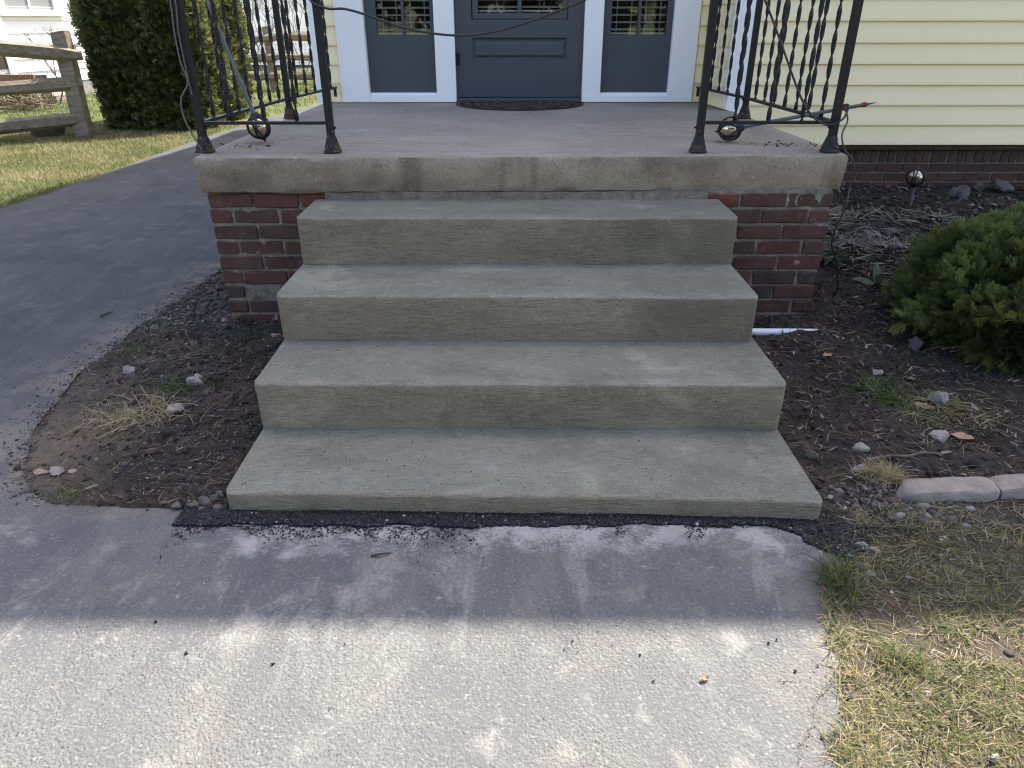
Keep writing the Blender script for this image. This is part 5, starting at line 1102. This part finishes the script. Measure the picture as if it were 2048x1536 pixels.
# log and bark under the near fence
def log(name, a, b, r, label, mat):
    bm_ = MB(); a = Vector(a); b = Vector(b); pts = [a.lerp(b, i / 8) + Vector((0, 0, .012 * math.sin(i * 2.2))) for i in range(9)]; bm_.tube(pts, [r * (.75 + .35 * abs(math.sin(i * 1.3))) for i in range(9)], 9); return bm_.build(name, mat, None, smooth=True, label=label, cat='log')
q = atz(108, 275); log('driftwood', (q.x - .22, q.y - .03, .06), (q.x + .12, q.y + .02, .09), .075, 'weathered grey driftwood chunk at the foot of the near fence post', M['bark'])
q = atz(135, 258); log('log', (q.x - .18, q.y, .10), (q.x + .22, q.y + .05, .10), .085, 'short brown log resting against the near fence post', M['bark'])

# ------------------------------------------------------------------ white neighbour house
AN = math.radians(16); WN = Vector((math.cos(AN), -math.sin(AN), 0)); WD = Vector((math.sin(AN), math.cos(AN), 0)); WP = Vector((-8.6, 12.5, 0))
wh = thing('white_house', 'white clapboard neighbour house behind the rail fence', 'house', (-9.5, 13.0, 0))
RZ = math.atan2(WD.y, WD.x)
def wl_(t, out, z): return WP + WD * t + WN * out + Vector((0, 0, z))
def wbox(b, t0, t1, o0, o1, z0, z1):
    b.add([wl_(t, o, z) for z in (z0, z1) for o in (o0, o1) for t in (t0, t1)], [(0, 1, 3, 2), (4, 6, 7, 5), (0, 4, 5, 1), (2, 3, 7, 6), (0, 2, 6, 4), (1, 5, 7, 3)])
b = MB(); wbox(b, -6, 3.2, -6, -.012, -.1, 5.2); b.build('wall', M['whitesid'], wh)
b = MB(); wbox(b, -6, 3.2, -.01, .01, -.1, .26); b.build('foundation', M['found'], wh)
me = board_mesh(9.2, .205, M['whitesid'], .018)
for k in range(14):
    o = bpy.data.objects.new('siding_board', me); o.location = wl_(-6, 0, .27 + .205 * k); o.rotation_euler = (0, 0, RZ); link(o, wh)
w0 = atp(8, 18, WP, WN); w1 = atp(106, 20, WP, WN); tt0 = (w0 - WP).dot(WD); tt1 = (w1 - WP).dot(WD); zs_ = w0.z
wn = bpy.data.objects.new('window', None); wn.location = wl_((tt0 + tt1) / 2, 0, zs_); link(wn, wh)
def wpart(n, b, m): o = ob(n, b.me(n, m)); o.parent = wn; o.matrix_parent_inverse = Matrix.Translation(wl_((tt0 + tt1) / 2, 0, zs_)).inverted()
b = MB(); wbox(b, tt0 - .12, tt0, 0.012, .05, zs_ - .08, zs_ + 1.2); wbox(b, tt1, tt1 + .12, 0.012, .05, zs_ - .08, zs_ + 1.2); wbox(b, tt0 - .16, tt1 + .16, .012, .08, zs_ - .10, zs_ - .002); wbox(b, (tt0 + tt1) / 2 - .02, (tt0 + tt1) / 2 + .02, .012, .04, zs_, zs_ + 1.2); wbox(b, tt0, tt1, .012, .05, zs_ + 1.2, zs_ + 1.3); wpart('frame', b, M['white'])
b = MB(); wbox(b, tt0, tt1, 0.011, 0.018, zs_ - .001, zs_ + 1.2); wpart('pane', b, MAT('curtained_glass', color=(0.20, 0.22, 0.24), rough=0.08, spec=.6))
b = MB(); tv = (atp(4, 60, WP, WN) - WP).dot(WD); wbox(b, tv - .12, tv + .02, .02, .05, .26, zs_ - .1); b.build('vertical_trim', M['white'], wh)
b = MB(); c0 = atp(0, 113, WP, WN); c1 = atp(14, 137, WP, WN); t0_, t1_ = (c0 - WP).dot(WD), (c1 - WP).dot(WD); wbox(b, t0_ - .6, t1_, .02, .035, c1.z, c0.z); b.build('cellar_window', M['dark'], wh)
b = MB(); wbox(b, -6.4, 3.5, -6.4, .45, 5.2, 5.35); b.build('roof', M['shingle'], wh)
# timber planter, brush and stone steps in front of it
pb = thing('timber_planter', 'low brown timber planter against the white house', 'planter', (-8.3, 11.0, 0)); q0, q1 = aty(-80, 150, 10.9), aty(65, 148, 10.9)
for k in range(3):
    b = MB(); b.box(q0.x, q1.x, 10.9, 10.96, .02 + .165 * k, .175 + .165 * k); b.build('plank', M['plank'], pb, bevel=.006)
b = MB(); b.box(q0.x, q1.x - .02, 10.965, 11.3, .0, .48); b.build('soil_fill', M['soil'], pb)
for (u0, u1, v0, h, lab) in ((58, 112, 192, .10, 'lower sunlit stone slab step by the white house'), (95, 132, 186, .14, 'upper sunlit stone slab step by the white house')):
    a_ = atz(u0, v0, h); c_ = atz(u1, v0, h); b = MB(); b.box(a_.x, c_.x, a_.y - .35, a_.y + .35, -.02, h); b.build('stone_slab', M['edge'], None, bevel=.02, label=lab, cat='stone step')
p = np.stack([RG.uniform(-9.0, -7.5, 700), RG.uniform(10.2, 10.85, 700), RG.uniform(0.0, .22, 700)], -1)
blades('brush_pile', p, RG.uniform(.15, .5, 700), RG.uniform(.006, .012, 700), RG.uniform(.7, 1.6, 700), RG.beta(2, 2, 700), mat=M['straw'], curl=.8, kind='stuff', label='pile of tan brush in front of the timber planter', cat='brush')
# garage and bare shrubs far behind
gb = thing('garage', 'pale grey outbuilding far behind the back fence', 'garage', (-7.0, 24, 0)); b = MB(); b.box(-12, -6.2, 24, 29, 0, 3.2); b.build('wall', M['whitesid'], gb); b = MB(); b.add([(-12.3, 23.6, 3.2), (-5.9, 23.6, 3.2), (-5.9, 29.4, 3.2), (-12.3, 29.4, 3.2), (-12.3, 26.5, 5), (-5.9, 26.5, 5)], [(0, 1, 5, 4), (2, 3, 4, 5), (1, 2, 5), (3, 0, 4), (0, 3, 2, 1)]); b.build('roof', M['shingle'], gb)
def bare_shrub(x, y, h, n, label):
    t = thing('bare_shrub', label, 'shrub', (x, y, 0)); b = MB()
    def grow(p, d, l, r, k):
        e = p + d * l; b.tube([p, (p + e) / 2 + Vector((random.uniform(-.03, .03), random.uniform(-.03, .03), 0)), e], [r, r * .85, r * .7], 4, False)
        if k > 0:
            for _ in range(3): dd = (d + Vector((random.uniform(-.7, .7), random.uniform(-.7, .7), random.uniform(-.2, .6)))).normalized(); grow(e, dd, l * random.uniform(.55, .8), r * .62, k - 1)
    for _ in range(n): grow(Vector((x + random.uniform(-.3, .3), y + random.uniform(-.3, .3), 0)), Vector((random.uniform(-.5, .5), random.uniform(-.4, .4), 1)).normalized(), h * .38, .014, 3)
    b.build('branches', M['bark'], t)
bare_shrub(-4.55, 16.2, 2.4, 9, 'leafless grey shrub behind the far fence on the house side'); bare_shrub(-6.0, 16.8, 2.2, 8, 'leafless grey shrub behind the far fence on the hedge side'); bare_shrub(-3.6, 17.5, 2.6, 9, 'leafless grey shrub farthest right behind the far fence')
bare_shrub(-7.6, 11.6, 1.3, 3, 'thin leafless sapling in front of the white house')

# the other side of the street, behind the photographer: it shows in the door glass and closes the horizon
def street_tree(x, y, h, label):
    t = thing('street_tree', label, 'tree', (x, y, 0)); b = MB(); b.tube([(x, y, -.1), (x + .1, y, h * .3), (x, y + .1, h * .7)], [.28, .2, .08], 8); b.build('trunk', M['bark'], t)
    n = 4200; d = RG.normal(size=(n, 3)); d /= np.linalg.norm(d, axis=1)[:, None]; lump = fbm(np.arctan2(d[:, 1], d[:, 0]) * 2 + x, d[:, 2] * 3, 1.0, 3)
    P = np.array([x, y, h * .50]) + d * np.array([h * .36, h * .30, h * .50]) * ((.75 + .5 * lump) * RG.uniform(.45, 1, n) ** .5)[:, None]
    V, F, T = bladesV(P, RG.uniform(.3, .6, n), RG.uniform(.25, .45, n), RG.uniform(.3, 1.6, n), np.clip(.3 + lump, 0, 1), seg=2); ob('crown', npmesh('crown', V, F, M['hedgearb'], False, T), t, kind='stuff')
for x_, y_, h_, lb in ((-9, -17, 8, 'leafy tree across the street behind the viewer, left of the door axis'), (-2.5, -19, 9, 'leafy tree across the street behind the viewer, on the door axis'), (3.5, -18, 8.5, 'leafy tree across the street behind the viewer, right of the door axis'), (10, -17, 8, 'leafy tree across the street behind the viewer, farthest right'), (-6, -21, 9, 'taller leafy tree behind the street trees, left'), (0.5, -22, 10, 'taller leafy tree behind the street trees, middle'), (7, -21, 9, 'taller leafy tree behind the street trees, right')): street_tree(x_, y_, h_, lb)
